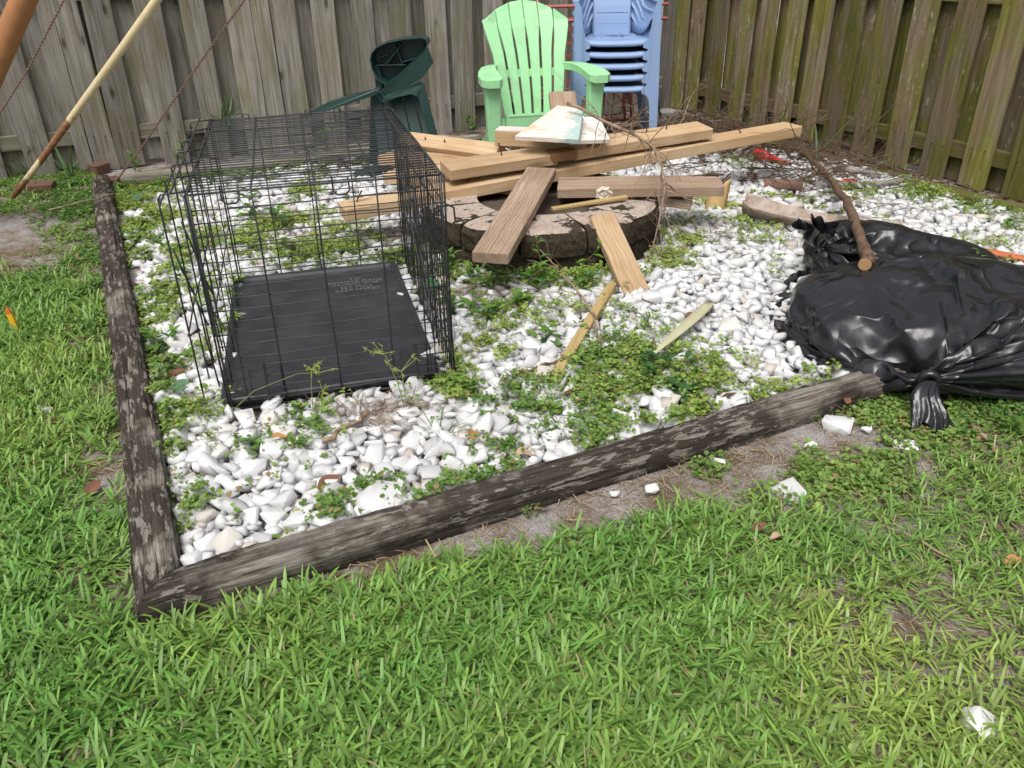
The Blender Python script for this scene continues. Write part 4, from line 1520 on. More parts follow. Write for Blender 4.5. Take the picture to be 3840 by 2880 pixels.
def monobloc(base):
    root = thing('stacking_armchair', '', 'chair', base)
    W = 0.215
    # seat with rolled front lip
    prof = [(-0.200, 0.398), (-0.214, 0.400), (-0.222, 0.410), (-0.212, 0.426), (-0.185, 0.434), (-0.05, 0.424), (0.10, 0.420), (0.20, 0.432)]
    rows = []
    V, F = [], []
    n = len(prof)
    xs = np.linspace(-1, 1, 9)
    for (y, z) in prof:
        wd = W + 0.012 - 0.09 * max(0, y + 0.05) / 0.25
        for x in xs:
            V.append((x * wd, y + 0.014 * x * x, z + 0.016 * x ** 4 - (0.004 * (1 - x * x) if y > -0.1 else 0)))
    for j in range(n - 1):
        for i in range(8):
            F.append((j * 9 + i, j * 9 + i + 1, (j + 1) * 9 + i + 1, (j + 1) * 9 + i))
    so = obj('seat', V, F, M_BLUE, root, base, smooth=True)
    md = so.modifiers.new('thickness', 'SOLIDIFY'); md.thickness = 0.005
    # back panel with two moulded lines
    rows = []
    for t in np.linspace(0, 1, 8):
        y = 0.175 + 0.035 * t + 0.105 * t * t
        z = 0.425 + 0.42 * t
        w = 0.112 + 0.02 * t
        rows.append(((-w, y, z), (w, y, z)))
    bo = obj('backrest', *strip(rows, 0.008), M_BLUE, root, base)
    for t in (0.34, 0.58):
        y = 0.175 + 0.035 * t + 0.105 * t * t
        obj('moulded_line', *box(0, y - 0.0055, 0.425 + 0.42 * t, 0.20, 0.003, 0.003), M_BLUE, bo, base)
    for s in (-1, 1):
        # side wall curving from the arm round to the back panel
        V, F = [], []
        nu, nv = 12, 6
        for i in range(nu):
            u = i / (nu - 1)
            # plan curve from front of arm to the back panel
            ang = u * math.pi * 0.5
            x = 0.118 + 0.135 * math.cos(ang) ** 0.8 if u < 1 else 0.118
            y = -0.19 + 0.46 * (u ** 0.85)
            for j in range(nv):
                v = j / (nv - 1)
                zt = 0.648 + 0.02 * u + 0.16 * max(0, u - 0.6) / 0.4
                zb = 0.435 + 0.11 * (1 - u) ** 3 + 0.05 * max(0, u - 0.5)
                z = zb + (zt - zb) * v
                xi = x * (0.80 + 0.20 * v ** 0.7)
                yy = y + 0.06 * (z - 0.43)
                V.append((s * xi, yy, z))
        for i in range(nu - 1):
            for j in range(nv - 1):
                a = i * nv + j
                F.append((a, a + 1, a + nv + 1, a + nv) if s > 0 else (a, a + nv, a + nv + 1, a + 1))
        so = obj('side_wall', V, F, M_BLUE, root, base, smooth=True)
        md = so.modifiers.new('thickness', 'SOLIDIFY'); md.thickness = 0.005
        # arm on top of the wall
        rows = []
        for u, w in zip(np.linspace(0, 1, 9), (0.030, 0.044, 0.048, 0.046, 0.04, 0.036, 0.03, 0.026, 0.022)):
            ang = u * math.pi * 0.5
            x = 0.118 + 0.138 * math.cos(ang) ** 0.8 if u < 1 else 0.118
            y = -0.20 + 0.47 * (u ** 0.85)
            zt = 0.650 + 0.02 * u + 0.16 * max(0, u - 0.6) / 0.4
            y += 0.06 * (zt - 0.43)
            rows.append(((s * x - w / 2, y, zt), (s * x + w / 2, y, zt)))
        obj('armrest', *strip(rows, 0.016), M_BLUE, root, base)
        # front leg: a broad folded plate whose inner edge arches into the seat lip
        poly = [(0.279, 0.0), (0.276, 0.10), (0.270, 0.40), (0.262, 0.64), (0.240, 0.655), (0.222, 0.62), (0.206, 0.50), (0.192, 0.445), (0.165, 0.425), (0.165, 0.395), (0.195, 0.385), (0.212, 0.355), (0.219, 0.30), (0.232, 0.0)]
        V, F = plate([(s * x, z) for x, z in poly], 0.006, axis=1)
        V[:, 1] += -0.222 + 0.02 * (V[:, 2] - 0.4)
        side = strip([((s * 0.279, -0.225, 0.0), (s * 0.274, -0.165, 0.0)), ((s * 0.270, -0.222, 0.4), (s * 0.262, -0.14, 0.4)), ((s * 0.262, -0.218, 0.64), (s * 0.256, -0.10, 0.64))], 0.006)
        obj('leg', *join((V, F), side), M_BLUE, root, base)
        rows = [((s * 0.17, 0.20, 0.45), (s * 0.225, 0.15, 0.45)), ((s * 0.215, 0.27, 0.2), (s * 0.258, 0.22, 0.2)), ((s * 0.24, 0.32, 0.0), (s * 0.27, 0.28, 0.0))]
        obj('leg', *strip(rows, 0.012), M_BLUE, root, base)
    return root


def blue_stack():
    names = ['lowest blue resin armchair of the stack, its feet on the ground', 'second blue resin armchair from the bottom of the stack', 'middle blue resin armchair of the stack of five',
             'second blue resin armchair from the top of the stack', 'topmost blue resin armchair of the stack, with leaf litter on its seat']
    first = None
    for k in range(5):
        M = Matrix.Translation((0.695, 5.52 + 0.012 * k, 0.005 + 0.0665 * k)) @ Matrix.Rotation(R(-2.0), 4, 'Z')
        if first is None:
            first = monobloc(M)
            first['label'] = names[0]
            first['group'] = 'stacked blue armchairs'
            c = first
        else:
            c = copy_tree(first, M, names[k], 'stacked blue armchairs')
    # litter on the top seat
    r = np.random.default_rng(6)
    V, F, n = [], [], 0
    for k in range(60):
        a = r.uniform(0, 6.28)
        L = r.uniform(0.006, 0.03)
        cx, cy = 0.70 + r.normal(0.02, 0.06), 5.56 + r.normal(0, 0.045)
        cz = 0.71 + r.uniform(0.0, 0.006)
        w = L * r.uniform(0.15, 0.5)
        for u, v in ((-1, -1), (1, -1), (1, 1), (-1, 1)):
            V.append((cx + u * L / 2 * math.cos(a) - v * w / 2 * math.sin(a), cy + u * L / 2 * math.sin(a) + v * w / 2 * math.cos(a), cz + r.uniform(0, 0.004)))
        F.append((n, n + 1, n + 2, n + 3)); n += 4
    o = obj('leaf_litter', V, F, plain('wet_litter', (0.05, 0.045, 0.025), 0.9, 0.1, 0, 0.5))
    tag(o, 'wet leaf litter lying on the topmost blue chair seat', 'litter', kind='stuff')


blue_stack()


def overturned_chair():
    root = thing('overturned_chair', 'dark green resin chair lying overturned against the fence behind the crate', 'chair', (-0.65, 5.1, 0))

    def slab(pts, t=0.02, dirv=(0, 1, 0)):
        P = np.array(pts, float)
        d = np.array(dirv, float) * t
        return loft([P, P + d])
    # backrest: slats reaching down to the ground on the right
    TL, TR, BL, BR = np.array([-0.84, 5.20, 0.42]), np.array([-0.52, 5.16, 0.50]), np.array([-0.80, 5.02, 0.0]), np.array([-0.395, 4.98, 0.0])
    off = np.array([0, 0.022, 0])

    def band(a):
        return slab([TL * (1 - a) + BL * a + off, TR * (1 - a) + BR * a + off, TR * (0.93 - a) + BR * (a + 0.07) + off, TL * (0.93 - a) + BL * (a + 0.07) + off], 0.012)
    back = obj('backrest', *band(0.45), M_DGREEN, root)
    obj('cross_band', *band(0.0), M_DGREEN, back)
    obj('cross_band', *band(0.9), M_DGREEN, back)
    for i in range(5):
        f0, f1 = i / 5 + 0.005, (i + 1) / 5 - 0.005
        rows = []
        for t in np.linspace(0, 1, 6):
            L_, R_ = TL * (1 - t) + BL * t, TR * (1 - t) + BR * t
            rows.append((L_ * (1 - f0) + R_ * f0, L_ * (1 - f1) + R_ * f1))
        obj('slat', *strip(rows, 0.018), M_DGREEN, back)
    # arched leg frame in front of the slats
    y = 4.97
    leg = [(-0.755, y + .08, 0.425), (-0.735, y + .08, 0.455), (-0.62, y + .05, 0.492), (-0.515, y + .02, 0.538), (-0.495, y + .02, 0.525), (-0.455, y, 0.34), (-0.375, y - .03, 0.0), (-0.425, y - .03, 0.0), (-0.505, y, 0.36), (-0.525, y + .02, 0.44), (-0.545, y + .02, 0.46), (-0.575, y + .03, 0.468), (-0.66, y + .06, 0.445), (-0.74, y + .08, 0.41)]
    obj('leg', *slab(leg, 0.045), M_DGREEN, root)
    # side rail of the seat, a deep beam rising to the right
    rail = [(-0.785, 5.06, 0.472), (-0.735, 5.06, 0.50), (-0.485, 5.02, 0.705), (-0.462, 5.02, 0.722), (-0.432, 5.02, 0.635), (-0.50, 5.03, 0.555), (-0.62, 5.05, 0.49), (-0.745, 5.07, 0.425), (-0.765, 5.07, 0.43)]
    obj('side_rail', *slab(rail, 0.05), M_DGREEN, root)
    # rear foot, hollow end
    rim = [(-0.795, 5.05, 0.480), (-0.762, 5.05, 0.480), (-0.742, 5.05, 0.462), (-0.735, 5.05, 0.415), (-0.760, 5.05, 0.418)]
    inn = [(-0.784, 5.05, 0.472), (-0.765, 5.05, 0.472), (-0.752, 5.05, 0.457), (-0.746, 5.05, 0.424), (-0.758, 5.05, 0.426)]
    V, F = loft([np.array(rim) + [0, 0.04, 0], rim, inn, np.array(inn) + [0, 0.035, 0]])
    obj('foot', V, F, M_DGREEN, root)
    # seat shell seen from below: a rounded pan with ribs
    out = [(-0.775, 0.545), (-0.800, 0.60), (-0.808, 0.655), (-0.797, 0.69), (-0.765, 0.722), (-0.70, 0.748), (-0.60, 0.766), (-0.49, 0.772), (-0.462, 0.762), (-0.455, 0.735), (-0.50, 0.68), (-0.62, 0.585), (-0.72, 0.51)]
    P = np.array([(x, 5.05, z) for x, z in out])
    c = P.mean(0)
    inner = c + (P - c) * 0.955
    V, F = loft([P + [0, 0.16, 0], P + [0, 0.02, 0], P, inner, inner + [0, 0.05, 0], c + (inner - c) * 0.9 + [0, 0.11, 0]])
    seat = obj('seat', V, F, M_DGREEN, root)
    for (x0, z0), (x1, z1) in (((-0.775, 0.62), (-0.60, 0.62)), ((-0.72, 0.62), (-0.62, 0.73)), ((-0.62, 0.625), (-0.66, 0.745)), ((-0.62, 0.635), (-0.52, 0.66)), ((-0.70, 0.68), (-0.76, 0.66))):
        obj('rib', *strip([((x0, 5.085, z0), (x0, 5.155, z0)), ((x1, 5.085, z1), (x1, 5.155, z1))], 0.007), M_DGREEN, seat)
    obj('post', *slab([(-0.79, 5.10, 0.62), (-0.765, 5.10, 0.62), (-0.735, 5.12, 0.45), (-0.80, 5.12, 0.45)], 0.05), M_DGREEN, root)
    # arm reaching out to the left
    arm = [(-0.745, 5.10, 0.545), (-0.76, 5.10, 0.49), (-0.80, 5.09, 0.452), (-0.90, 5.07, 0.425), (-1.05, 5.04, 0.385), (-1.24, 5.0, 0.335), (-1.25, 5.0, 0.350), (-1.08, 5.04, 0.42), (-0.93, 5.07, 0.458), (-0.82, 5.09, 0.475), (-0.785, 5.10, 0.50)]
    obj('armrest', *slab(arm, 0.07), M_DGREEN, root)
    # second arm on the ground
    obj('armrest', *strip([((-0.935, 4.80, 0.045), (-0.905, 4.74, 0.035)), ((-0.83, 4.93, 0.06), (-0.78, 4.84, 0.05)), ((-0.72, 5.04, 0.09), (-0.66, 4.96, 0.08))], 0.03), M_DGREEN, root)
    obj('post', *strip([((-0.90, 5.22, 0.0), (-0.82, 5.22, 0.0)), ((-0.87, 5.20, 0.25), (-0.79, 5.20, 0.25)), ((-0.84, 5.18, 0.45), (-0.76, 5.18, 0.45))], 0.03), M_DGREEN, root)


overturned_chair()


# ------------------------------------------------------------------ black bin bags, draped by a short cloth simulation
def mat_bag():
    m = MB('black_bin_liner', 0.24, 0.5)
    v = m.coord('Object')
    n = m.noise(v, 5, 5, 0.6)
    m.color(m.mix(n, (0.008, 0.008, 0.010), (0.020, 0.020, 0.024)))
    # crumpled film: flat facets, each tilted its own way
    def facets(scale):
        vo = m.n('ShaderNodeTexVoronoi', feature='F1')
        vo.inputs['Scale'].default_value = scale
        m.l(v, vo.inputs['Vector'])
        sb = m.n('ShaderNodeVectorMath', operation='SUBTRACT'); m.l(v, sb.inputs[0]); m.l(vo.outputs['Position'], sb.inputs[1])
        ct = m.n('ShaderNodeVectorMath', operation='SUBTRACT'); m.l(vo.outputs['Color'], ct.inputs[0]); ct.inputs[1].default_value = (0.5, 0.5, 0.5)
        dt = m.n('ShaderNodeVectorMath', operation='DOT_PRODUCT'); m.l(sb.outputs[0], dt.inputs[0]); m.l(ct.outputs[0], dt.inputs[1])
        return dt.outputs['Value']
    h = m.math('ADD', facets(6.0), m.math('MULTIPLY', facets(15.0), 0.6))
    where = m.ramp(m.noise(v, 4, 3, 0.5), (0.40, 0.4), (0.60, 1.0))
    m.rough(m.ramp(n, (0.3, 0.14), (0.7, 0.30)))
    m.b.inputs['Specular IOR Level'].default_value = 0.42
    rid = m.math('SUBTRACT', 1.0, m.math('ABSOLUTE', m.math('MULTIPLY_ADD', m.noise(v, 4.5, 2, 0.5, 0.6), 2.0, -1.0)))
    crease = m.math('MULTIPLY', m.math('POWER', rid, 9.0), 0.016)
    m.bump(m.math('MULTIPLY_ADD', m.math('MULTIPLY', h, where), 0.8, crease), 0.42, 1.0)
    return m.m


M_BAG = mat_bag()


def drape(n, m, knot_row, wid, hgt, ln, knot, tail_dir, back, lumps, frames=42):
    """Simulate a tied bag: an open tube is pulled to a knot at one end, flattened at the other, and falls over its contents."""
    made = []
    V, F = [], []
    for j in range(m):
        s = (j - knot_row) / (m - 1 - knot_row)
        q = 1.0 if j >= knot_row else 0.16
        for i in range(n):
            a = 2 * math.pi * i / n
            V.append((math.cos(a) * wid * q, -ln / 2 + s * ln, hgt * 0.55 + 0.03 + math.sin(a) * hgt * q))
    for j in range(m - 1):
        for i in range(n):
            F.append((j * n + i, j * n + (i + 1) % n, (j + 1) * n + (i + 1) % n, (j + 1) * n + i))
    me = mesh_data('bag_cloth', V, F)
    o = bpy.data.objects.new('bag_cloth', me)
    COL.objects.link(o)
    made.append(o)
    vg = o.vertex_groups.new(name='pin')
    pins = list(range(knot_row * n, (knot_row + 2) * n)) + list(range((m - 1) * n, m * n))
    vg.add(pins, 1.0, 'REPLACE')
    o.shape_key_add(name='Basis')
    key = o.shape_key_add(name='tied')
    for j in range(0, knot_row + 2):
        for i in range(n):
            a = 2 * math.pi * i / n
            d = knot_row - j
            rad = 0.020 + max(0, d) * 0.010
            p = np.array(knot) + np.array(tail_dir) * max(0, d) * 0.02 + np.array([0, 0.02 * (j - knot_row) if j > knot_row else 0, 0])
            key.data[j * n + i].co = (p[0] + math.cos(a) * rad, p[1], p[2] + math.sin(a) * rad)
    for i in range(n):
        a = 2 * math.pi * i / n
        key.data[(m - 1) * n + i].co = (back[0] + math.cos(a) * back[3], back[1], back[2] + math.sin(a) * 0.018)
    key.value = 0
    key.keyframe_insert('value', frame=1)
    key.value = 1
    key.keyframe_insert('value', frame=16)

    def collider(V_, F_):
        ob = bpy.data.objects.new('bag_contents', mesh_data('bag_contents', V_, F_))
        COL.objects.link(ob)
        ob.modifiers.new('collision', 'COLLISION')
        ob.collision.thickness_outer = 0.005
        ob.collision.cloth_friction = 6
        made.append(ob)
    iv, if_ = ico(3)
    for (c, sz) in lumps:
        collider(iv * np.array(sz) + np.array(c), if_)
    collider([(-3, -3, 0), (3, -3, 0), (3, 3, 0), (-3, 3, 0)], [(0, 1, 2, 3)])
    cl = o.modifiers.new('cloth', 'CLOTH')
    st = cl.settings
    st.quality = 5
    st.mass = 0.15
    st.tension_stiffness = st.compression_stiffness = 30
    st.shear_stiffness = 15
    st.bending_stiffness = 0.003
    st.vertex_group_mass = 'pin'
    st.air_damping = 2
    cl.collision_settings.collision_quality = 3
    cl.collision_settings.distance_min = 0.004
    cl.point_cache.frame_start = 1
    cl.point_cache.frame_end = frames
    for fr in range(1, frames + 1):
        SC.frame_set(fr)
    ev = o.evaluated_get(bpy.context.evaluated_depsgraph_get())
    co = np.empty(len(me.vertices) * 3)
    ev.to_mesh().vertices.foreach_get('co', co)
    ev.to_mesh_clear()
    for ob in made:
        bpy.data.objects.remove(ob)
    SC.frame_set(1)
    co = co.reshape(-1, 3)
    co[:, 2] = np.maximum(co[:, 2], 0.002)
    return co, F


def tie_tail(root, M, c, axis, length, r0, r1, seed, sag):
    """Gathered end of plastic beyond the knot."""
    r = np.random.default_rng(seed)
    ax = np.array(axis, float); ax /= np.linalg.norm(ax)
    u = np.cross(ax, [0, 0, 1.0]); u /= np.linalg.norm(u)
    w = np.cross(u, ax)
    rings = []
    k = 60
    for t in np.linspace(0, 1, 16):
        rad = r0 + (r1 - r0) * t ** 0.8
        a = np.arange(k) * 2 * math.pi / k
        pl = 1 + (0.10 + 0.55 * t) * np.sin(a * 5 + 2 * t + seed) * np.cos(a * 3 + 3 * t) + 0.25 * t * np.sin(a * 11 + 7 * t)
        p = np.array(c) + ax * length * t + np.array([0, 0, -sag * t * t]) + u * 0.012 * math.sin(5 * t)
        rings.append(p + (rad * pl)[:, None] * (np.cos(a)[:, None] * u + 0.55 * np.sin(a)[:, None] * w) + ax * (0.25 * rad * np.sin(a * 4 + seed))[:, None] * t)
    V, F = loft(rings, True, False)
    V[:, 2] = np.maximum(V[:, 2], 0.004 + r.uniform(0, 0.004, len(V)))
    obj('tie_tail', V, F, M_BAG, root, M, smooth=True)


def bags():
    # large tied bag, knot towards the viewer
    n, m, kr = 120, 68, 0
    V, F = drape(n, m, kr, 0.60, 0.35, 1.36, (-0.10, -0.44, 0.10), (0.10, -0.6, -0.85), (-0.16, 0.50, 0.05, 0.34),
                 [((0.02, 0.04, 0.11), (0.43, 0.35, 0.125)), ((-0.26, 0.06, 0.11), (0.24, 0.27, 0.115)), ((0.30, 0.0, 0.12), (0.25, 0.29, 0.13)), ((0.08, 0.13, 0.15), (0.26, 0.20, 0.125)), ((-0.30, -0.16, 0.08), (0.12, 0.10, 0.10)), ((0.12, -0.18, 0.12), (0.13, 0.12, 0.12))])
    M = Matrix.Translation((1.46, 2.40, 0.012)) @ Matrix.Rotation(R(-20), 4, 'Z')
    F = list(F) + [tuple((m - 1) * n + i for i in range(n))]
    root = thing('bin_bag', 'large full black plastic bag tied with a knot, lying over the front timber end', 'trash bag', M, 'black plastic bags')
    o = obj('bag_body', V, F, M_BAG, root, M, smooth=True)
    md = o.modifiers.new('smooth', 'SUBSURF'); md.levels = md.render_levels = 1
    ring = [(V[kr * n + i] * 0.5 + V[(kr + 1) * n + i] * 0.5) for i in range(0, n, 4)]
    c = np.mean(ring, 0)
    path = [c + (p - c) * 1.06 for p in ring] + [c + (ring[0] - c) * 1.06]
    obj('knot', *tube(path, 0.013, 8), M_BAG, root, M, smooth=True)
    tie_tail(root, M, np.array((-0.10, -0.445, 0.10)), (0.12, -1.0, -0.55), 0.115, 0.022, 0.046, 1, 0.05)
    # half-empty bag behind it, knot at its left
    n, m, kr = 70, 40, 0
    V, F = drape(n, m, kr, 0.40, 0.24, 0.95, (0.10, -0.24, 0.17), (0.1, -0.25, 0.95), (0.10, 0.42, 0.03, 0.26),
                 [((0.0, 0.05, 0.08), (0.25, 0.30, 0.10)), ((-0.08, -0.10, 0.09), (0.18, 0.17, 0.105)), ((0.03, 0.26, 0.07), (0.20, 0.20, 0.10))])
    M = Matrix.Translation((1.46, 3.02, 0.03)) @ Matrix.Rotation(R(-100), 4, 'Z')
    F = list(F) + [tuple((m - 1) * n + i for i in range(n))]
    root = thing('bin_bag', 'smaller slack black plastic bag behind the tied bag, under the branch', 'trash bag', M, 'black plastic bags')
    o = obj('bag_body', V, F, M_BAG, root, M, smooth=True)
    md = o.modifiers.new('smooth', 'SUBSURF'); md.levels = md.render_levels = 1
    ring = [(V[kr * n + i] * 0.5 + V[(kr + 1) * n + i] * 0.5) for i in range(0, n, 4)]
    c = np.mean(ring, 0)
    path = [c + (p - c) * 1.06 for p in ring] + [c + (ring[0] - c) * 1.06]
    obj('knot', *tube(path, 0.012, 8), M_BAG, root, M, smooth=True)
    tie_tail(root, M, np.array((0.10, -0.245, 0.17)), (0.15, -0.35, 0.9), 0.10, 0.03, 0.075, 4, 0.0)
    # loose crumpled flap of plastic beside the bags
    V, F = [], []
    r = np.random.default_rng(2)
    nu, nv = 26, 14
    for i in range(nu):
        for j in range(nv):
            u, v = i / (nu - 1), j / (nv - 1)
            x = 1.00 + 0.34 * u + 0.05 * math.sin(6 * v)
            y = 2.62 + 0.24 * v + 0.07 * u + 0.03 * math.sin(9 * u)
            z = 0.015 + 0.13 * u * (1 - 0.4 * v) + 0.022 * math.sin(17 * v + 5 * u) * math.sin(3.1 * u + 0.3) + r.normal(0, 0.005)
            V.append((x, y, max(0.01, z)))
    for i in range(nu - 1):
        for j in range(nv - 1):
            a = i * nv + j
            F.append((a, a + nv, a + nv + 1, a + 1))
    o = obj('plastic_flap', V, F, M_BAG, smooth=True)
    md = o.modifiers.new('smooth', 'SUBSURF'); md.levels = md.render_levels = 1
    md = o.modifiers.new('thickness', 'SOLIDIFY'); md.thickness = 0.002
    tag(o, 'crumpled loose flap of black plastic at the left of the tied bag', 'plastic sheet', 'black plastic bags')


bags()


# ------------------------------------------------------------------ leaning poles and cables at the left
def mat_rustpaint():
    m = MB('flaking_cream_paint', 0.6, 0.3)
    v = m.coord('Object')
    sep = m.n('ShaderNodeSeparateXYZ'); m.l(v, sep.inputs[0])
    n = m.noise(v, 14, 6, 0.7)
    paint = m.mix(m.noise(v, 6, 4), (0.50, 0.38, 0.19), (0.66, 0.58, 0.40))
    rust = m.ramp(m.noise(v, 40, 5, 0.7), (0.3, (0.13, 0.06, 0.035)), (0.6, (0.27, 0.135, 0.07)), (0.8, (0.42, 0.23, 0.10)))
    # rusted through low down, where the paint has gone in bands
    band = m.ramp(sep.outputs['X'], (0.0, 0.2), (0.07, 0.62), (0.16, 0.60), (0.22, 0.30), (0.34, 0.36), (0.41, 0.64), (0.62, 0.64), (0.72, 0.30), (0.82, 0.12), (1.0, 0.10))
    f = m.ramp(m.math('ADD', band, m.math('MULTIPLY_ADD', n, 0.9, -0.45)), (0.38, 0.0), (0.46, 1.0))
    m.color(m.mix(f, paint, rust))
    m.rough(m.mix(f, (0.45,) * 3, (0.9,) * 3))
    m.bump(m.math('MULTIPLY_ADD', f, -0.4, n), 0.3, 0.004)
    return m.m


M_RUST = plain('brown_rust', (0.22, 0.095, 0.05), 0.85, 0.2, 0.0, 0.55, 25, 0.4)
M_RUSTO = plain('orange_rust', (0.36, 0.17, 0.075), 0.8, 0.2, 0.0, 0.45, 9, 0.3)
M_CABLE = plain('rusty_cable', (0.21, 0.135, 0.105), 0.8, 0.3, 0.2, 0.6, 90, 0.4)


def twisted(path, rad, turns, name, label):
    P = np.asarray(path, float)
    t = np.linspace(0, 1, int(turns * 9))
    seg = np.concatenate([[0], np.cumsum(np.linalg.norm(np.diff(P, axis=0), axis=1))])
    Q = np.stack([np.interp(t * seg[-1], seg, P[:, k]) for k in range(3)], -1)
    T = np.gradient(Q, axis=0); T /= np.linalg.norm(T, axis=1)[:, None]
    u = np.cross(T, [0, 1, 0]); u /= np.linalg.norm(u, axis=1)[:, None]
    w = np.cross(T, u)
    root = thing(name, label, 'cable', tuple(P[0]))
    for k in range(2):
        a = t * turns * 2 * math.pi + math.pi * k
        obj('strand', *tube(Q + rad * 0.75 * (np.cos(a)[:, None] * u + np.sin(a)[:, None] * w), rad * 0.85, 5), M_CABLE, root)
    return root


def poles():
    P = np.array([(-2.90, 4.56, -0.03), (-2.64, 4.56, 0.21), (-2.41, 4.56, 0.43), (-2.04, 4.57, 0.785), (-1.80, 4.58, 1.02), (-1.25, 4.60, 1.56), (-0.95, 4.61, 1.86)])
    x = Vector(P[-1] - P[0])
    M = frame(P[0], x)
    Mi = np.array(M.inverted())
    Q = P @ Mi[:3, :3].T + Mi[:3, 3]
    o = obj('leaning_pole', *tube(Q, [0.015, 0.017, 0.019, 0.021, 0.022, 0.022, 0.022], 14), mat_rustpaint(), None, M, smooth=True)
    tag(o, 'cream painted metal pole with rusty bands leaning up to the right', 'pole')
    d = np.array([0.19, 0.0, 0.24]); d /= np.linalg.norm(d)
    a = np.array([-2.36, 4.0, 0.82])
    o = obj('rusty_post', *tube([a - d * 1.05, a - d * 0.4, a, a + d * 0.4, a + d * 1.2], 0.052, 16), M_RUSTO, None, None, smooth=True)
    tag(o, 'thick orange-rusted metal post leaning in at the top left corner', 'post')
    twisted([(-3.05, 4.3, 0.03), (-2.63, 4.3, 0.51), (-2.41, 4.3, 0.73), (-2.14, 4.3, 1.04), (-1.5, 4.3, 1.78)], 0.0038, 60, 'twisted_cable', 'thin twisted rusty cable above the cream pole, near the rusty post')
    c = twisted([(-2.32, 4.75, 0.06), (-2.16, 4.74, 0.21), (-1.80, 4.74, 0.59), (-1.40, 4.74, 1.00), (-0.75, 4.74, 1.66)], 0.0044, 56, 'twisted_cable', 'twisted rusty cable anchored to a brick right of the side timber')
    for k, (ex, ey) in enumerate(((-2.395, 4.79), (-2.34, 4.70))):
        obj('strand', *tube([(-2.28, 4.748, 0.095), (-2.33, (4.748 + ey) / 2, 0.05), (ex, ey, 0.012)], 0.0045, 5), M_CABLE, c)
    # bricks
    mb = plain('old_brick', (0.13, 0.075, 0.055), 0.95, 0.1, 0, 0.45, 45, 0.4)
    for x, y, rz, sz, lab in ((-2.37, 4.76, 0.6, (0.09, 0.07, 0.07), 'small broken brick anchoring the cable by the end of the side timber'),
                              (-2.60, 5.12, 1.2, (0.12, 0.07, 0.075), 'upright brick among weeds at the foot of the grey fence'),
                              (-2.80, 4.72, 0.2, (0.20, 0.09, 0.06), 'brick lying beside the foot of the cream pole'),
                              (-2.16, 4.72, 0.3, (0.16, 0.08, 0.03), 'flat brick piece sunk in weeds near the crate corner')):
        V, F = plank(sz[0], sz[1], sz[2], 0.006, 4, 0.002, 0.003, int(abs(x) * 100))
        V[:, 0] -= sz[0] / 2
        o = obj('brick', V, F, mb, None, Matrix.Translation((x, y, sz[2] / 2 + float(gz(x, y)) - 0.005)) @ Matrix.Rotation(rz, 4, 'Z') @ Matrix.Rotation(0.08, 4, 'X'))
        tag(o, lab, 'brick')


poles()


# ------------------------------------------------------------------ branches and twigs
def mat_bark(name, dark, light):
    m = MB(name, 0.85, 0.15)
    v = m.coord('Object')
    n = m.noise(v, 30, 6, 0.7)
    m.color(m.ramp(n, (0.32, dark), (0.68, light)))
    m.bump(n, 0.5, 0.005)
    return m.m


M_TWIG = mat_bark('dry_twig', (0.13, 0.085, 0.055), (0.36, 0.275, 0.20))
M_TWIGD = mat_bark('dark_twig', (0.05, 0.033, 0.022), (0.17, 0.115, 0.08))
M_BARK = mat_bark('reddish_bark', (0.055, 0.034, 0.024), (0.20, 0.125, 0.08))


def grow(r, p, d, L, rad, depth, spread=0.7, grav=-0.1, kids=4, out=None):
    """Recursive twig: returns a list of (path, radii)."""
    out = [] if out is None else out
    n = 6
    P = [np.array(p, float)]
    d = np.array(d, float); d /= np.linalg.norm(d)
    for k in range(n):
        d = d + r.normal(0, 0.16, 3) + np.array([0, 0, grav * 0.25])
        d /= np.linalg.norm(d)
        q = P[-1] + d * L / n
        if q[2] < 0.008:
            q[2] = 0.008 + r.uniform(0, 0.004); d[2] = abs(d[2]) * 0.3
        P.append(q)
    rr = np.linspace(rad, rad * 0.45, n + 1)
    out.append((np.array(P), rr))
    if depth:
        for k in range(kids):
            i = r.integers(1, n + 1)
            dd = d + r.normal(0, spread, 3)
            grow(r, P[i], dd, L * r.uniform(0.35, 0.6), rr[i] * 0.65, depth - 1, spread, grav, kids, out)
    return out


def twig_obj(name, label, cat, segs, mat, group=None, sides=4, kind=None):
    o = obj(name, *join(*[tube(P, q, sides if q[0] < 0.006 else 8) for P, q in segs]), mat, smooth=True)
    return tag(o, label, cat, group, kind)


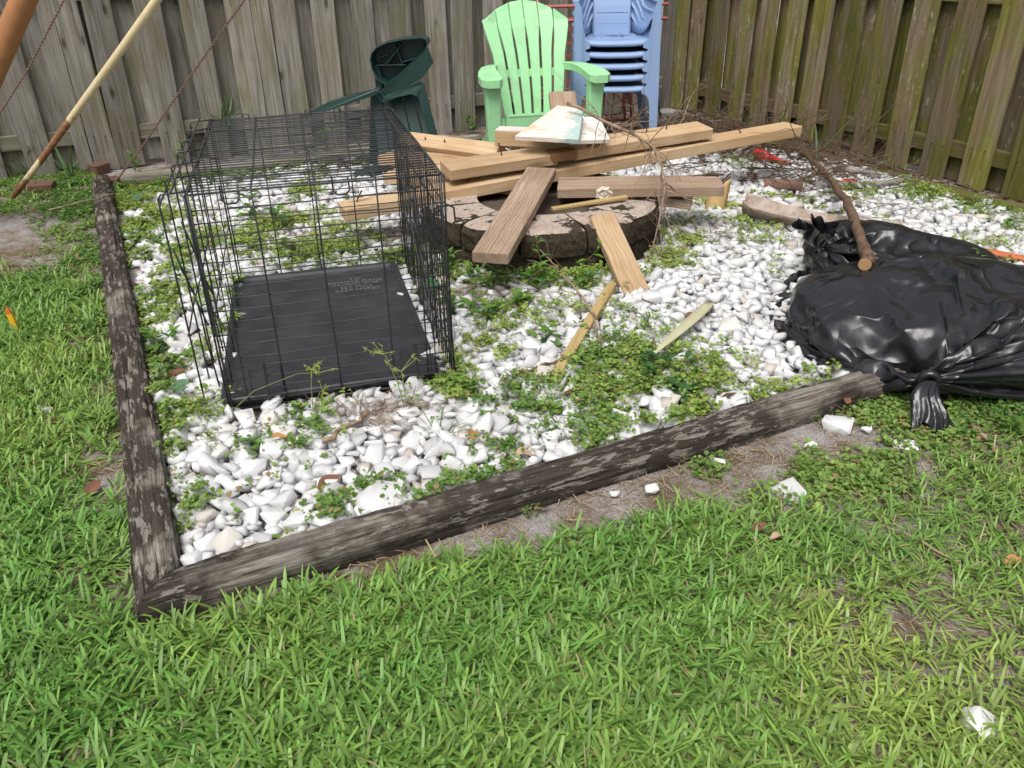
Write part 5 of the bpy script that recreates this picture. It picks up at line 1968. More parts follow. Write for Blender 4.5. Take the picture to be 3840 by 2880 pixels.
def branches():
    r = np.random.default_rng(31)
    # the thick reddish branch lying over the slack bag
    P = np.array([(1.20, 2.54, 0.275), (1.225, 2.60, 0.278), (1.266, 2.711, 0.278), (1.39, 3.09, 0.255), (1.582, 3.688, 0.17), (1.66, 3.95, 0.13), (1.81, 4.50, 0.08), (1.874, 5.03, 0.06), (1.86, 5.41, 0.05), (1.80, 5.8, 0.05)])
    t = np.linspace(0, 1, 40)
    seg = np.linspace(0, 1, len(P))
    Q = np.stack([np.interp(t, seg, P[:, k]) for k in range(3)], -1)
    Q = np.apply_along_axis(lambda a: np.convolve(np.pad(a, 2, mode='edge'), np.ones(5) / 5, 'valid'), 0, Q)
    jit = r.normal(0, 1, (40, 2)); jit = np.apply_along_axis(lambda a: np.convolve(np.pad(a, 1, mode='edge'), [0.3, 0.4, 0.3], 'valid'), 0, jit)
    Q[3:, 0] += 0.011 * jit[3:, 0]; Q[3:, 2] += 0.006 * jit[3:, 1]
    rad = np.interp(t, [0, 0.1, 0.5, 0.8, 1], [0.023, 0.022, 0.018, 0.013, 0.007]) * (1 + 0.07 * np.sin(t * 95) + 0.10 * r.normal(0, 0.6, 40))
    root = thing('fallen_branch', 'thick reddish branch with cut end resting on the slack bag', 'branch', (1.20, 2.54, 0.27))
    obj('limb', *tube(Q, rad, 10), M_BARK, root, smooth=True)
    for k in range(9):
        i = r.integers(18, 40)
        segs = grow(r, Q[i], np.array([r.normal(0, 1), r.normal(0.3, 0.6), r.uniform(0.0, 0.6)]), r.uniform(0.25, 0.5), 0.005, 1, 0.6, -0.15, 4)
        obj('twig', *join(*[tube(P_, q_, 4) for P_, q_ in segs]), M_TWIGD, root)
    d = Q[1] - Q[0]
    obj('cut_end', *tube([Q[0] - d * 0.02, Q[0] - d * 0.14], [0.0215, 0.020], 12), plain('fresh_cut_wood', (0.36, 0.215, 0.11), 0.8, 0.2), root)
    # dead shrub draped over the lumber
    M_ = [(0.30, 4.15, 0.545), (0.36, 4.10, 0.53), (0.457, 3.985, 0.49), (0.59, 3.83, 0.455), (0.66, 3.70, 0.43), (0.672, 3.52, 0.39), (0.665, 3.36, 0.33), (0.64, 3.30, 0.20), (0.61, 3.28, 0.06)]
    P = np.array(M_)
    seg = np.linspace(0, 1, len(P)); t = np.linspace(0, 1, 26)
    Q = np.stack([np.interp(t, seg, P[:, k]) for k in range(3)], -1)
    rad = np.linspace(0.010, 0.003, 26)
    root = thing('dead_shrub', 'leafless dead shrub draped over the lumber, its twigs hanging over the plank', 'shrub', (0.30, 4.15, 0.545))
    obj('stem', *tube(Q, rad, 8), M_TWIG, root, smooth=True)
    for k in range(34):
        i = r.integers(5, 26)
        d = np.array([r.normal(0.25, 0.7), r.normal(-0.1, 0.6), r.normal(0.1 if i < 14 else -0.8, 0.5)])
        segs = grow(r, Q[i], d, r.uniform(0.10, 0.26), 0.0028, 1, 0.7, -0.25, 4)
        obj('twig', *join(*[tube(P_, q_ * 1.0, 4) for P_, q_ in segs]), M_TWIG, root)
    # second thin dead stem in front of the pit
    segs = [(np.array([(0.30, 2.62, 0.075), (0.27, 2.78, 0.08), (0.20, 3.0, 0.10), (0.12, 3.16, 0.14), (0.09, 3.20, 0.17)]), np.array([0.005, 0.0045, 0.004, 0.0035, 0.002]))]
    for k in range(7):
        grow(r, segs[0][0][r.integers(1, 5)], (r.normal(0, 0.6), r.normal(-0.2, 0.6), r.uniform(0.1, 0.8)), 0.14, 0.0018, 1, 0.6, 0, 3, segs)
    grow(r, (0.30, 2.62, 0.075), (0.1, -1, -0.2), 0.25, 0.004, 1, 0.4, -0.1, 4, segs)
    twig_obj('dry_weed_stalk', 'thin dead weed stem leaning across the yellow strip in front of the pit', 'twig', segs, M_TWIG)
    # separate branches at the heap on the right
    specs = [((1.38, 4.72, 0.03), (0.5, -0.9, 0.05), 0.45, 0.016, 1, 'short thick broken branch below the end of the long board', M_BARK),
             ((1.55, 4.45, 0.02), (1, 0.15, 0.12), 0.7, 0.008, 2, 'thin dry branch lying across stones by the red handle', M_TWIGD),
             ((1.20, 4.55, 0.02), (1, -0.25, 0.05), 0.55, 0.007, 1, 'bent dry stick on the gravel right of the lumber', M_TWIGD),
             ((2.05, 4.75, 0.03), (0.35, 0.7, 0.6), 0.5, 0.008, 2, 'upturned dry branch against the mossy timber', M_TWIGD),
             ((1.30, 3.97, 0.02), (1, 0.05, 0.05), 0.55, 0.006, 2, 'grey twiggy branch on the stones beyond the palm sheath', M_TWIGD),
             ((1.55, 5.2, 0.04), (0.6, 0.5, 0.4), 0.6, 0.007, 2, 'dry branch rising out of the brush by the fence corner', M_TWIGD),
             ((0.95, 5.35, 0.03), (0.9, 0.3, 0.35), 0.75, 0.007, 2, 'dry branch sprawling beside the blue chair legs', M_TWIG),
             ((1.25, 5.1, 0.05), (-0.9, 0.2, 0.3), 0.65, 0.006, 2, 'leafless branch leaning in front of the blue chair legs', M_TWIG)]
    for p, d, L, rad, dep, lab, mat in specs:
        twig_obj('dry_branch', lab, 'branch', grow(r, p, d, L, rad, dep, 0.55, -0.1, 4), mat, 'dry branches heaped by the mossy fence')
    # the rest of the brush: a mass of fine twigs
    segs = []
    for k in range(330):
        q = r.random()
        if q < 0.6:
            p = (r.normal(1.25, 0.38), r.normal(5.55, 0.38), r.uniform(0.02, 0.12))
        else:
            p = (r.normal(1.75, 0.22), r.normal(4.65, 0.30), r.uniform(0.02, 0.08))
        a = r.uniform(0, 6.28)
        grow(r, p, (math.cos(a), math.sin(a), r.normal(0.12, 0.2)), r.uniform(0.18, 0.5), r.uniform(0.0018, 0.004), 1, 0.6, -0.1, 3, segs)
    for k in range(26):                                      # sparse pieces over the gravel
        p = (r.uniform(-0.6, 2.0), r.uniform(1.6, 4.6), 0.045)
        a = r.uniform(0, 6.28)
        grow(r, p, (math.cos(a), math.sin(a), 0), r.uniform(0.06, 0.22), r.uniform(0.0012, 0.0025), 0, 0.5, -0.1, 2, segs)
    twig_obj('brush_twigs', 'tangled dry brush and fine twigs in the far corner', 'brush', segs, M_TWIGD, kind='stuff')
    # bark mulch under the brush
    n = 11000
    x = r.normal(1.15, 0.5, n); y = r.normal(5.65, 0.42, n)
    k = n // 4
    x[:k] = r.uniform(-1.6, 1.0, k); y[:k] = 5.95 + 0.30 * x[:k] + r.normal(-0.25, 0.15, k)
    s_ = r.uniform(0, 1.05, k)
    x[k:2 * k] = 1.35 + 1.20 * s_ + r.normal(-0.06, 0.10, k); y[k:2 * k] = 6.85 - 2.65 * s_ + r.normal(-0.05, 0.10, k)
    az = r.uniform(0, 6.28, n)
    P = np.stack([x, y, gz(x, y) + r.uniform(0.001, 0.02, n)], -1)
    c = np.array([0.10, 0.062, 0.038]) * r.uniform(0.4, 1.7, (n, 1))
    V, F, C = leaves_mesh(P, az, r.normal(0, 0.25, n), r.uniform(0.02, 0.06, n), r.uniform(0.006, 0.022, n), c)
    o = obj('leaf_mulch', V, F, M_LEAF, col=C)
    tag(o, 'brown leaf mulch under the brush in the far corner', 'mulch', kind='stuff')
    # dry fibres and needles caught on the gravel
    n = 1500
    cx = np.array([-0.72, -1.02, -0.60, -0.05, -0.20, -0.42, 0.9, 1.5]); cy = np.array([3.80, 3.66, 3.62, 2.84, 2.92, 2.0, 3.55, 3.55]); sr = np.array([.13, .12, .10, .10, .08, .07, .12, .15])
    w_ = r.integers(0, 8, n)
    x = cx[w_] + r.normal(0, 1, n) * sr[w_]; y = cy[w_] + r.normal(0, 1, n) * sr[w_] * 0.6
    c = np.array([0.27, 0.20, 0.145]) * r.uniform(0.5, 1.4, (n, 1))
    ok = np.hypot(x - RING_C[0], y - RING_C[1]) > RING_R
    V, F, C = blades(np.stack([x, y, top_z(x, y) + r.uniform(0, 0.012, n)], -1)[ok], r.normal(0.4, 0.9, n)[ok], r.uniform(1.4, 1.62, n)[ok], r.uniform(0.04, 0.14, n)[ok], r.uniform(0.0012, 0.0032, n)[ok], c[ok], c[ok], np.full(ok.sum(), 0.4), np.zeros(ok.sum()))
    o = obj('dry_fibre_litter', V, F, M_LEAF, col=C)
    tag(o, 'dry brown needles and fibres caught among the stones', 'litter', kind='stuff')
    # small single sticks
    for k, (p, q, rad, lab, mt) in enumerate([((1.315, 1.925, 0.02), (1.325, 1.755, 0.02), 0.008, 'pale short stick on the grass below the bag', M_TWIG),
                                          ((1.71, 2.42, 0.30), (1.62, 2.10, 0.01), 0.011, 'broken brown stick propped at the right of the tied bag', M_BARK),
                                          ((0.62, 2.60, 0.045), (0.72, 2.70, 0.05), 0.007, 'short reddish twig on the stones beside the pale frond strip', M_BARK),
                                          ((-0.53, 1.86, 0.05), (-0.42, 2.0, 0.055), 0.008, 'pale driftwood stick on the stones in front of the crate', M_TWIG),
                                          ((0.0, 2.22, 0.05), (0.16, 2.31, 0.055), 0.007, 'brown stick by the end of the yellow strip', M_TWIGD),
                                          ((-2.36, 4.03, 0.085), (-2.12, 4.27, 0.10), 0.005, 'thin bent twig lying over the side timber', M_TWIG),
                                          ((0.88, 1.50, 0.015), (1.0, 1.36, 0.02), 0.004, 'grey twig in the thin grass on the right', M_TWIG),
                                          ((0.45, 1.78, 0.012), (0.58, 1.86, 0.02), 0.004, 'thin twig on the sand below the front timber', M_TWIGD)]):
        p, q = np.array(p), np.array(q)
        t = np.linspace(0, 1, 7)[:, None]
        Q = p + (q - p) * t
        Q[1:-1] += np.random.default_rng(k).normal(0, 0.006, (5, 3)) * [1, 1, 0.5]
        o = obj('stick', *tube(Q, np.linspace(rad, rad * 0.7, 7), 7), mt, smooth=True)
        tag(o, lab, 'stick')


branches()


# ------------------------------------------------------------------ odds and ends
def odds():
    r = np.random.default_rng(77)
    # palm leaf sheath
    P0, P1 = np.array((1.17, 3.90, 0.03)), np.array((1.80, 3.66, 0.02))
    d = (P1 - P0); L = np.linalg.norm(d); d /= L
    sd = np.array([-d[1], d[0], 0])
    rows = []
    for t in np.linspace(0, 1, 16):
        w = np.interp(t, [0, 0.05, 0.5, 0.85, 1], [0.09, 0.115, 0.075, 0.045, 0.012])
        c = P0 + d * L * t - sd * 0.10 * math.sin(math.pi * t)
        rows.append([c + sd * (w * s) + np.array([0, 0, 0.012 + 0.075 * (abs(s) ** 2) * (1 - 0.6 * t) + (0.02 * r.random() if t == 0 else 0)]) for s in np.linspace(-1, 1, 9)])
    V, F = loft(rows, closed=False, caps=False)
    mt = MB('dry_palm_sheath', 0.8, 0.15)
    v = mt.coord('Object', (1, 1, 1)); n = mt.noise(v, 18, 6, 0.7)
    mt.color(mt.ramp(n, (0.3, (0.17, 0.12, 0.09)), (0.55, (0.36, 0.29, 0.245)), (0.8, (0.46, 0.39, 0.345)))); mt.bump(n, 0.3, 0.004)
    o = obj('palm_sheath', V, F, mt.m, smooth=True)
    md = o.modifiers.new('thickness', 'SOLIDIFY'); md.thickness = 0.007
    tag(o, 'curled grey palm leaf sheath lying behind the slack bag', 'palm sheath')
    o = obj('palm_stalk', *tube([(0.98, 4.14, 0.055), (1.10, 4.06, 0.05), (1.24, 3.97, 0.05)], [0.019, 0.017, 0.013], 8), plain('green_stem', (0.24, 0.26, 0.07), 0.5, 0.3), smooth=True)
    tag(o, 'cut green palm stalk between the wide plank and the palm sheath', 'stalk')
    # split yellow palm husk behind the plank end
    rows = []
    for t in np.linspace(0, 1, 8):
        rows.append([(1.06 + 0.055 * s + 0.02 * t, 3.985 + 0.03 * s * s + 0.02 * t, 0.02 + 0.15 * t + 0.012 * s) for s in np.linspace(-1, 1, 6)])
    V, F = loft(rows, closed=False, caps=False)
    o = obj('palm_husk', V, F, plain('yellow_husk', (0.50, 0.35, 0.16), 0.7, 0.2, 0, 0.3, 18), smooth=True)
    md = o.modifiers.new('thickness', 'SOLIDIFY'); md.thickness = 0.006
    tag(o, 'dry yellow palm husk standing behind the end of the wide plank', 'husk')
    # long pale frond strip on the stones
    rows = []
    for t, w in zip(np.linspace(0, 1, 12), (0.002, 0.006, 0.010, 0.014, 0.017, 0.019, 0.020, 0.021, 0.021, 0.020, 0.019, 0.017)):
        c = np.array((0.435, 2.27, 0.075)) * (1 - t) + np.array((0.745, 2.75, 0.075)) * t + np.array([0.02 * math.sin(3 * t), 0, 0.012 * math.sin(4 * t)])
        s = np.array([0.84, -0.54, 0])
        rows.append([c - s * w, c + np.array([0, 0, -0.005]), c + s * w])
    V, F = loft(rows, closed=False, caps=False)
    o = obj('frond_strip', V, F, plain('pale_frond', (0.42, 0.41, 0.26), 0.55, 0.3, 0, 0.15), smooth=True)
    md = o.modifiers.new('thickness', 'SOLIDIFY'); md.thickness = 0.003
    tag(o, 'long pale green palm leaf strip lying on the white stones', 'leaf strip')
    # red handle, second red piece
    mr = plain('red_plastic', (0.58, 0.025, 0.03), 0.4, 0.4)
    root = thing('garden_tool', 'red plastic tool handle lying in the brush below the end of the long board', 'handle', (1.60, 5.11, 0.04))
    obj('grip', *tube([(1.575, 5.17, 0.045), (1.585, 5.15, 0.048), (1.60, 5.12, 0.05), (1.64, 5.03, 0.045)], [0.012, 0.03, 0.033, 0.026], 10), mr, root, smooth=True)
    obj('shaft', *tube([(1.64, 5.03, 0.045), (1.67, 4.96, 0.042), (1.71, 4.87, 0.035)], [0.024, 0.018, 0.021], 10), mr, root, smooth=True)
    obj('socket', *tube([(1.71, 4.87, 0.035), (1.715, 4.86, 0.035)], [0.024, 0.012], 10), M_WIRE, root)
    V, F = plank(0.11, 0.05, 0.02, 0.004, 3, 0.003, 0.004, 3)
    o = obj('red_fragment', V, F, mr, None, Matrix.Translation((1.85, 4.46, 0.04)) @ Matrix.Rotation(0.1, 4, 'Z'))
    tag(o, 'small red plastic fragment under the grey pipe, right of the branch', 'fragment')
    # grey pipes / brown pipe
    mg = plain('grey_bark_pipe', (0.26, 0.235, 0.225), 0.85, 0.1, 0, 0.3, 20, 0.3)
    for pts, rad, m_, lab in (([(1.76, 4.66, 0.05), (1.92, 4.68, 0.06), (2.04, 4.60, 0.06), (2.11, 4.52, 0.05)], 0.022, mg, 'grey weathered branch piece curving behind the red fragment'),
                              ([(1.70, 4.38, 0.04), (1.90, 4.36, 0.05), (2.10, 4.38, 0.05), (2.24, 4.42, 0.06)], 0.020, mg, 'straight grey branch piece in front of the red fragment'),
                              ([(1.42, 4.40, 0.05), (1.52, 4.38, 0.05), (1.62, 4.38, 0.045)], 0.034, plain('brown_pipe', (0.20, 0.12, 0.09), 0.8, 0.2), 'short brown broken pipe among the twigs left of the thick branch')):
        o = obj('weathered_piece', *tube(pts, rad, 9), m_, smooth=True)
        tag(o, lab, 'branch piece')
    # orange flat root / strap
    rows = []
    for t in np.linspace(0, 1, 14):
        c = np.array((1.80, 3.33, 0.045)) * (1 - t) + np.array((2.45, 3.02, 0.05)) * t + np.array([0, 0.02 * math.sin(5 * t), 0.01 * math.sin(6 * t)])
        s = np.array([0.43, 0.9, 0.0])
        w = 0.024 - 0.006 * t
        rows.append([c - s * w, c + np.array([0, 0, 0.012]), c + s * w])
    V, F = loft(rows, closed=False, caps=False)
    o = obj('orange_strap', V, F, plain('orange_bark', (0.42, 0.115, 0.04), 0.55, 0.3, 0, 0.35, 14), smooth=True)
    md = o.modifiers.new('thickness', 'SOLIDIFY'); md.thickness = 0.01
    tag(o, 'orange-red flat strap running over the stones right of the slack bag', 'strap')
    # yellow stake in the lawn
    M = Matrix.Translation((-1.835, 2.70, 0.0)) @ Matrix.Rotation(-0.08, 4, 'Y')
    root = thing('marker_stake', 'yellow pointed plastic stake standing in the lawn at the left edge', 'stake', M)
    obj('shaft', *loft([[(a, b * 0.5, z) for a, b in ((-w, -w), (w, -w), (w, w), (-w, w))] for z, w in ((0, 0.011), (0.07, 0.010), (0.085, 0.011))]), plain('yellow_plastic', (0.65, 0.36, 0.02), 0.45, 0.4), root, M)
    obj('point', *loft([[(a, b * 0.5, z) for a, b in ((-w, -w), (w, -w), (w, w), (-w, w))] for z, w in ((0.0851, 0.0105), (0.10, 0.008), (0.115, 0.001))]), plain('orange_tip', (0.45, 0.13, 0.03), 0.5, 0.3), root, M)
    # green and white scrap of packaging beside the tray
    o = obj('packet_scrap', *plate([(0, 0), (0.05, 0.008), (0.075, 0.035), (0.02, 0.06), (-0.01, 0.03)], 0.002), None, None, Matrix.Translation((-0.30, 2.92, 0.075)) @ Matrix.Rotation(0.5, 4, 'Z') @ Matrix.Rotation(0.5, 4, 'X'))
    m = MB('printed_packet', 0.5, 0.3)
    v = m.coord('Object'); sx = m.n('ShaderNodeSeparateXYZ'); m.l(v, sx.inputs[0])
    m.color(m.mix(m.ramp(sx.outputs['X'], (0.018, 0.0), (0.02, 1.0)), (0.05, 0.45, 0.12), (0.66, 0.62, 0.50)))
    o.data.materials.append(m.m)
    tag(o, 'torn packet scrap with a green corner beside the crate tray', 'scrap')
    # red wire garden rack behind the chairs
    root = thing('red_wire_rack', 'red painted metal rack with web-like wires behind the green and blue chairs', 'rack', (0.55, 6.05, 0))
    mp = plain('pinkish_red_paint', (0.40, 0.13, 0.12), 0.6, 0.3, 0, 0.3, 30)
    for x in (0.22, 1.05):
        obj('upright', *tube([(x, 6.05, 0), (x, 6.05, 1.05)], 0.012, 8), mp, root, smooth=True)
    for z in (0.86, 0.77, 0.10):
        obj('crossbar', *tube([(0.15, 6.04, z), (1.12, 6.04, z + 0.005)], 0.011, 8), mp, root, smooth=True)
    ws = []
    for k in range(5):
        for j in range(4):
            cx, cz = 0.28 + 0.16 * k, 0.20 + 0.17 * j
            a0 = r.uniform(0, 1)
            pts = [(cx + 0.085 * math.cos(a0 + q * math.pi / 3), 6.04 + r.normal(0, 0.004), cz + 0.09 * math.sin(a0 + q * math.pi / 3)) for q in range(7)]
            ws.append(tube(pts, 0.0035, 5))
            for q in (0, 2, 4):
                ws.append(tube([(cx, 6.04, cz), pts[q]], 0.003, 5))
    obj('wire_web', *join(*ws), plain('red_wire', (0.42, 0.06, 0.06), 0.6, 0.3), root)
    for x in (0.86, 0.91, 0.97):
        obj('leg', *tube([(x, 5.98, 0.0), (x - 0.02, 6.0, 0.28), (x - 0.03, 6.02, 0.5)], [0.008, 0.012, 0.012], 7), mp, root, smooth=True)
    # thin dark stand leg and grey block at the right of the blue chairs
    o = obj('garden_stake', *tube([(1.12, 5.92, 0.02), (1.06, 5.97, 0.35), (1.03, 6.0, 0.55)], 0.008, 6), M_WIRE)
    tag(o, 'thin dark metal rod leaning behind the right legs of the blue chairs', 'rod')
    V, F = plank(0.24, 0.12, 0.10, 0.006, 3, 0.002, 0.003, 5)
    o = obj('concrete_block', V, F, plain('grey_concrete', (0.28, 0.27, 0.25), 0.95, 0.1, 0, 0.3, 40, 0.4), None, Matrix.Translation((1.06, 6.28, 0.06)) @ Matrix.Rotation(0.3, 4, 'Z'))
    tag(o, 'grey concrete block at the fence corner behind the blue chairs', 'block')
    # anole lizard on the wide plank
    pl = np.array([(0.865, 3.905, 0.2405), (0.90, 3.885, 0.2405), (0.935, 3.885, 0.2405), (0.955, 3.882, 0.243), (0.975, 3.878, 0.246), (0.995, 3.872, 0.247), (1.010, 3.866, 0.248), (1.022, 3.860, 0.250), (1.034, 3.853, 0.251), (1.044, 3.847, 0.250)])
    pl = pl * [0.975, 0.975, 1.0] + [0, 0, 0.0265]
    rad = [0.0008, 0.0018, 0.0032, 0.0050, 0.0078, 0.0088, 0.0075, 0.0055, 0.0068, 0.002]
    parts = [tube(pl, rad, 8)]
    for (i, s, f) in ((6, 1, 1), (6, -1, 1), (4, 1, -1), (4, -1, -1)):
        c = pl[i]
        ax = (pl[i + 1] - pl[i]); ax /= np.linalg.norm(ax)
        sd = np.array([-ax[1], ax[0], 0]) * s
        parts.append(tube([c, c + sd * 0.013 + [0, 0, 0.003], c + sd * 0.017 + ax * 0.010 * f + [0, 0, -0.006], c + sd * 0.021 + ax * 0.016 * f + [0, 0, -0.007]], [0.0032, 0.0026, 0.0018, 0.0012], 5))
    o = obj('lizard', *join(*parts), plain('brown_lizard_skin', (0.055, 0.040, 0.028), 0.7, 0.2, 0, 0.4, 200), smooth=True)
    md = o.modifiers.new('one_skin', 'REMESH'); md.mode = 'VOXEL'; md.voxel_size = 0.0011; md.use_smooth_shade = True
    tag(o, 'small dark brown lizard with a long tail on the wide plank', 'lizard')


odds()


# ------------------------------------------------------------------ dead leaves
def dead_leaf(me, x, y, z, rz, s, label):
    M = Matrix.Translation((x, y, z)) @ Matrix.Rotation(rz, 4, 'Z') @ Matrix.Rotation(random.Random(int(x * 1000)).uniform(-0.5, 0.5), 4, 'X') @ Matrix.Diagonal((s, s, s, 1))
    o = inst('dead_leaf', me, None, M)
    tag(o, label, 'leaf', 'fallen brown leaves')


def dead_leaves():
    mats = [plain('dead_leaf_brown', (0.17, 0.075, 0.045), 0.65, 0.3, 0, 0.4, 30), plain('dead_leaf_orange', (0.36, 0.17, 0.07), 0.65, 0.3, 0, 0.4, 30), plain('dead_leaf_tan', (0.36, 0.26, 0.17), 0.7, 0.3, 0, 0.4, 30)]
    mes = []
    for k in range(3):
        rows = []
        for t, w in zip(np.linspace(0, 1, 9), (0.03, 0.16, 0.24, 0.27, 0.26, 0.22, 0.15, 0.08, 0.01)):
            rows.append([(t - 0.5, w * s, 0.30 * (0.6 + 0.5 * k) * (s * w) ** 2 * 6 + 0.12 * math.sin(2.5 * t + k) * (t - 0.2)) for s in (-1, -0.5, 0, 0.5, 1)])
        V, F = loft(rows, closed=False, caps=False)
        me = mesh_data('dead_leaf', V, F, mats[k], smooth=True)
        mes.append(me)
    L = [(-0.475, 1.675, 0.045, 0.9, 0.075, 0, 'dark brown curled leaf standing among stones left of the white slab'), (-0.115, 1.885, 0.05, 1.7, 0.06, 1, 'upright rust-coloured leaf on stones in front of the crate corner'),
         (-0.655, 1.88, 0.05, 0.3, 0.05, 1, 'ragged tan leaf on the stones below the crate front'), (-1.58, 2.37, 0.02, 2.0, 0.05, 2, 'tan leaf in the lawn left of the side timber, nearer the stake'),
         (-1.38, 2.03, 0.02, 1.0, 0.05, 0, 'reddish leaf sunk in the lawn left of the side timber'), (0.96, 2.52, 0.05, -0.4, 0.06, 0, 'brown leaf on stones just left of the tied bag'),
         (0.66, 2.09, 0.04, 0.4, 0.055, 0, 'brown leaf beside the broad weed near the front timber'), (1.12, 1.36, 0.02, 0.2, 0.05, 1, 'orange leaf on the grass near the right edge'),
         (0.03, 1.78, 0.05, 0.1, 0.06, 2, 'pale tan leaf on the stones near the middle of the front timber'), (-1.09, 2.30, 0.04, 0.7, 0.07, 0, 'brown leaf below the left foot of the crate'),
         (0.19, 2.10, 0.05, 0.3, 0.09, 0, 'long brown leaf under the lower end of the yellow strip'), (0.655, 2.66, 0.05, 0.8, 0.045, 0, 'small brown leaf by the reddish twig'),
         (-0.44, 1.955, 0.05, 0.5, 0.05, 0, 'small dark leaf against the crate front'), (0.80, 2.57, 0.05, 0.2, 0.045, 1, 'tan leaf on the stones between the frond strip and the bag'),
         (0.99, 2.03, 0.05, 1.2, 0.045, 0, 'brown leaf where the front timber goes under the bag'), (0.62, 1.45, 0.02, 0.2, 0.05, 2, 'beige leaf in the thin grass left of centre right'),
         (-1.10, 1.70, 0.02, 1.3, 0.06, 0, 'brown leaf tucked against the outside of the side timber'), (0.58, 1.48, 0.03, 0.6, 0.045, 0, 'dark leaf sliver in the lawn below the bare sand'),
         (1.14, 1.98, 0.02, 0.9, 0.05, 1, 'orange leaf in the clover just left of the bag tail'), (-0.52, 2.02, 0.05, 2.0, 0.04, 1, 'small orange leaf beside the crate front left')]
    for x, y, z, rz, s, k, lab in L:
        dead_leaf(mes[k], x, y, z + float(gz(x, y)), rz, s, lab)


dead_leaves()


# ------------------------------------------------------------------ single weeds one can tell apart
def leaf_mesh(name, c, L=1.0, W=0.42, point=True):
    rows = []
    n = 6
    for t in np.linspace(0, 1, n + 1):
        w = W / 2 * (math.sin(math.pi * min(1, t * 1.0) ** (0.75 if point else 0.9)) ** (0.9 if point else 0.5))
        z = 0.10 * math.sin(2.2 * t) - 0.10 * t * t
        rows.append([(t * L, -w, z + w * 0.35), (t * L, 0, z), (t * L, w, z + w * 0.35)])
    V, F = loft(rows, closed=False, caps=False)
    col = np.repeat(np.array([c]), len(V), 0)
    return mesh_data(name, V, F, M_LEAF, smooth=True, col=col)


LEAF_L = [leaf_mesh('leaf', (0.13, 0.26, 0.035)), leaf_mesh('leaf', (0.10, 0.21, 0.035)), leaf_mesh('leaf', (0.065, 0.155, 0.03))]
LEAF_D = [leaf_mesh('leaf', (0.045, 0.115, 0.035), 1, 0.5, False), leaf_mesh('leaf', (0.06, 0.14, 0.04), 1, 0.5, False)]
M_STEM = plain('weed_stem', (0.14, 0.17, 0.06), 0.6, 0.2)


def weed(label, x, y, h, n, ll, seed, pool=LEAF_L, lean=0.35, name='weed_plant', z0=None, stems=1):
    r = np.random.default_rng(seed)
    z0 = float(gz(x, y)) if z0 is None else z0
    root = thing(name, label, 'weed', (x, y, z0), 'broad-leaved weeds')
    for sidx in range(stems):
        d = np.array([r.normal(0, lean), r.normal(0, lean), 1.0])
        P = [np.array([x + r.normal(0, 0.012 * (stems > 1)), y + r.normal(0, 0.012 * (stems > 1)), z0])]
        for k in range(6):
            d = d + r.normal(0, 0.12, 3)
            d /= np.linalg.norm(d)
            P.append(P[-1] + d * h / 6)
        obj('stem', *tube(P, np.linspace(0.0024, 0.0012, 7), 5), M_STEM, root)
        for k in range(n):
            t = 0.2 + 0.8 * k / max(1, n - 1)
            i = min(5, int(t * 6))
            p = P[i] + (P[i + 1] - P[i]) * (t * 6 - i) if i < 6 else P[-1]
            az = k * math.pi / 2 * 1.1 + r.normal(0, 0.3) + sidx
            el = r.uniform(-0.1, 0.6)
            s = ll * r.uniform(0.7, 1.15) * (0.75 if k >= n - 2 else 1)
            xd = (math.cos(az) * math.cos(el), math.sin(az) * math.cos(el), math.sin(el))
            M = frame(p, xd) @ Matrix.Diagonal((s, s, s, 1))
            inst('leaf', pool[r.integers(len(pool))], root, M)
    return root


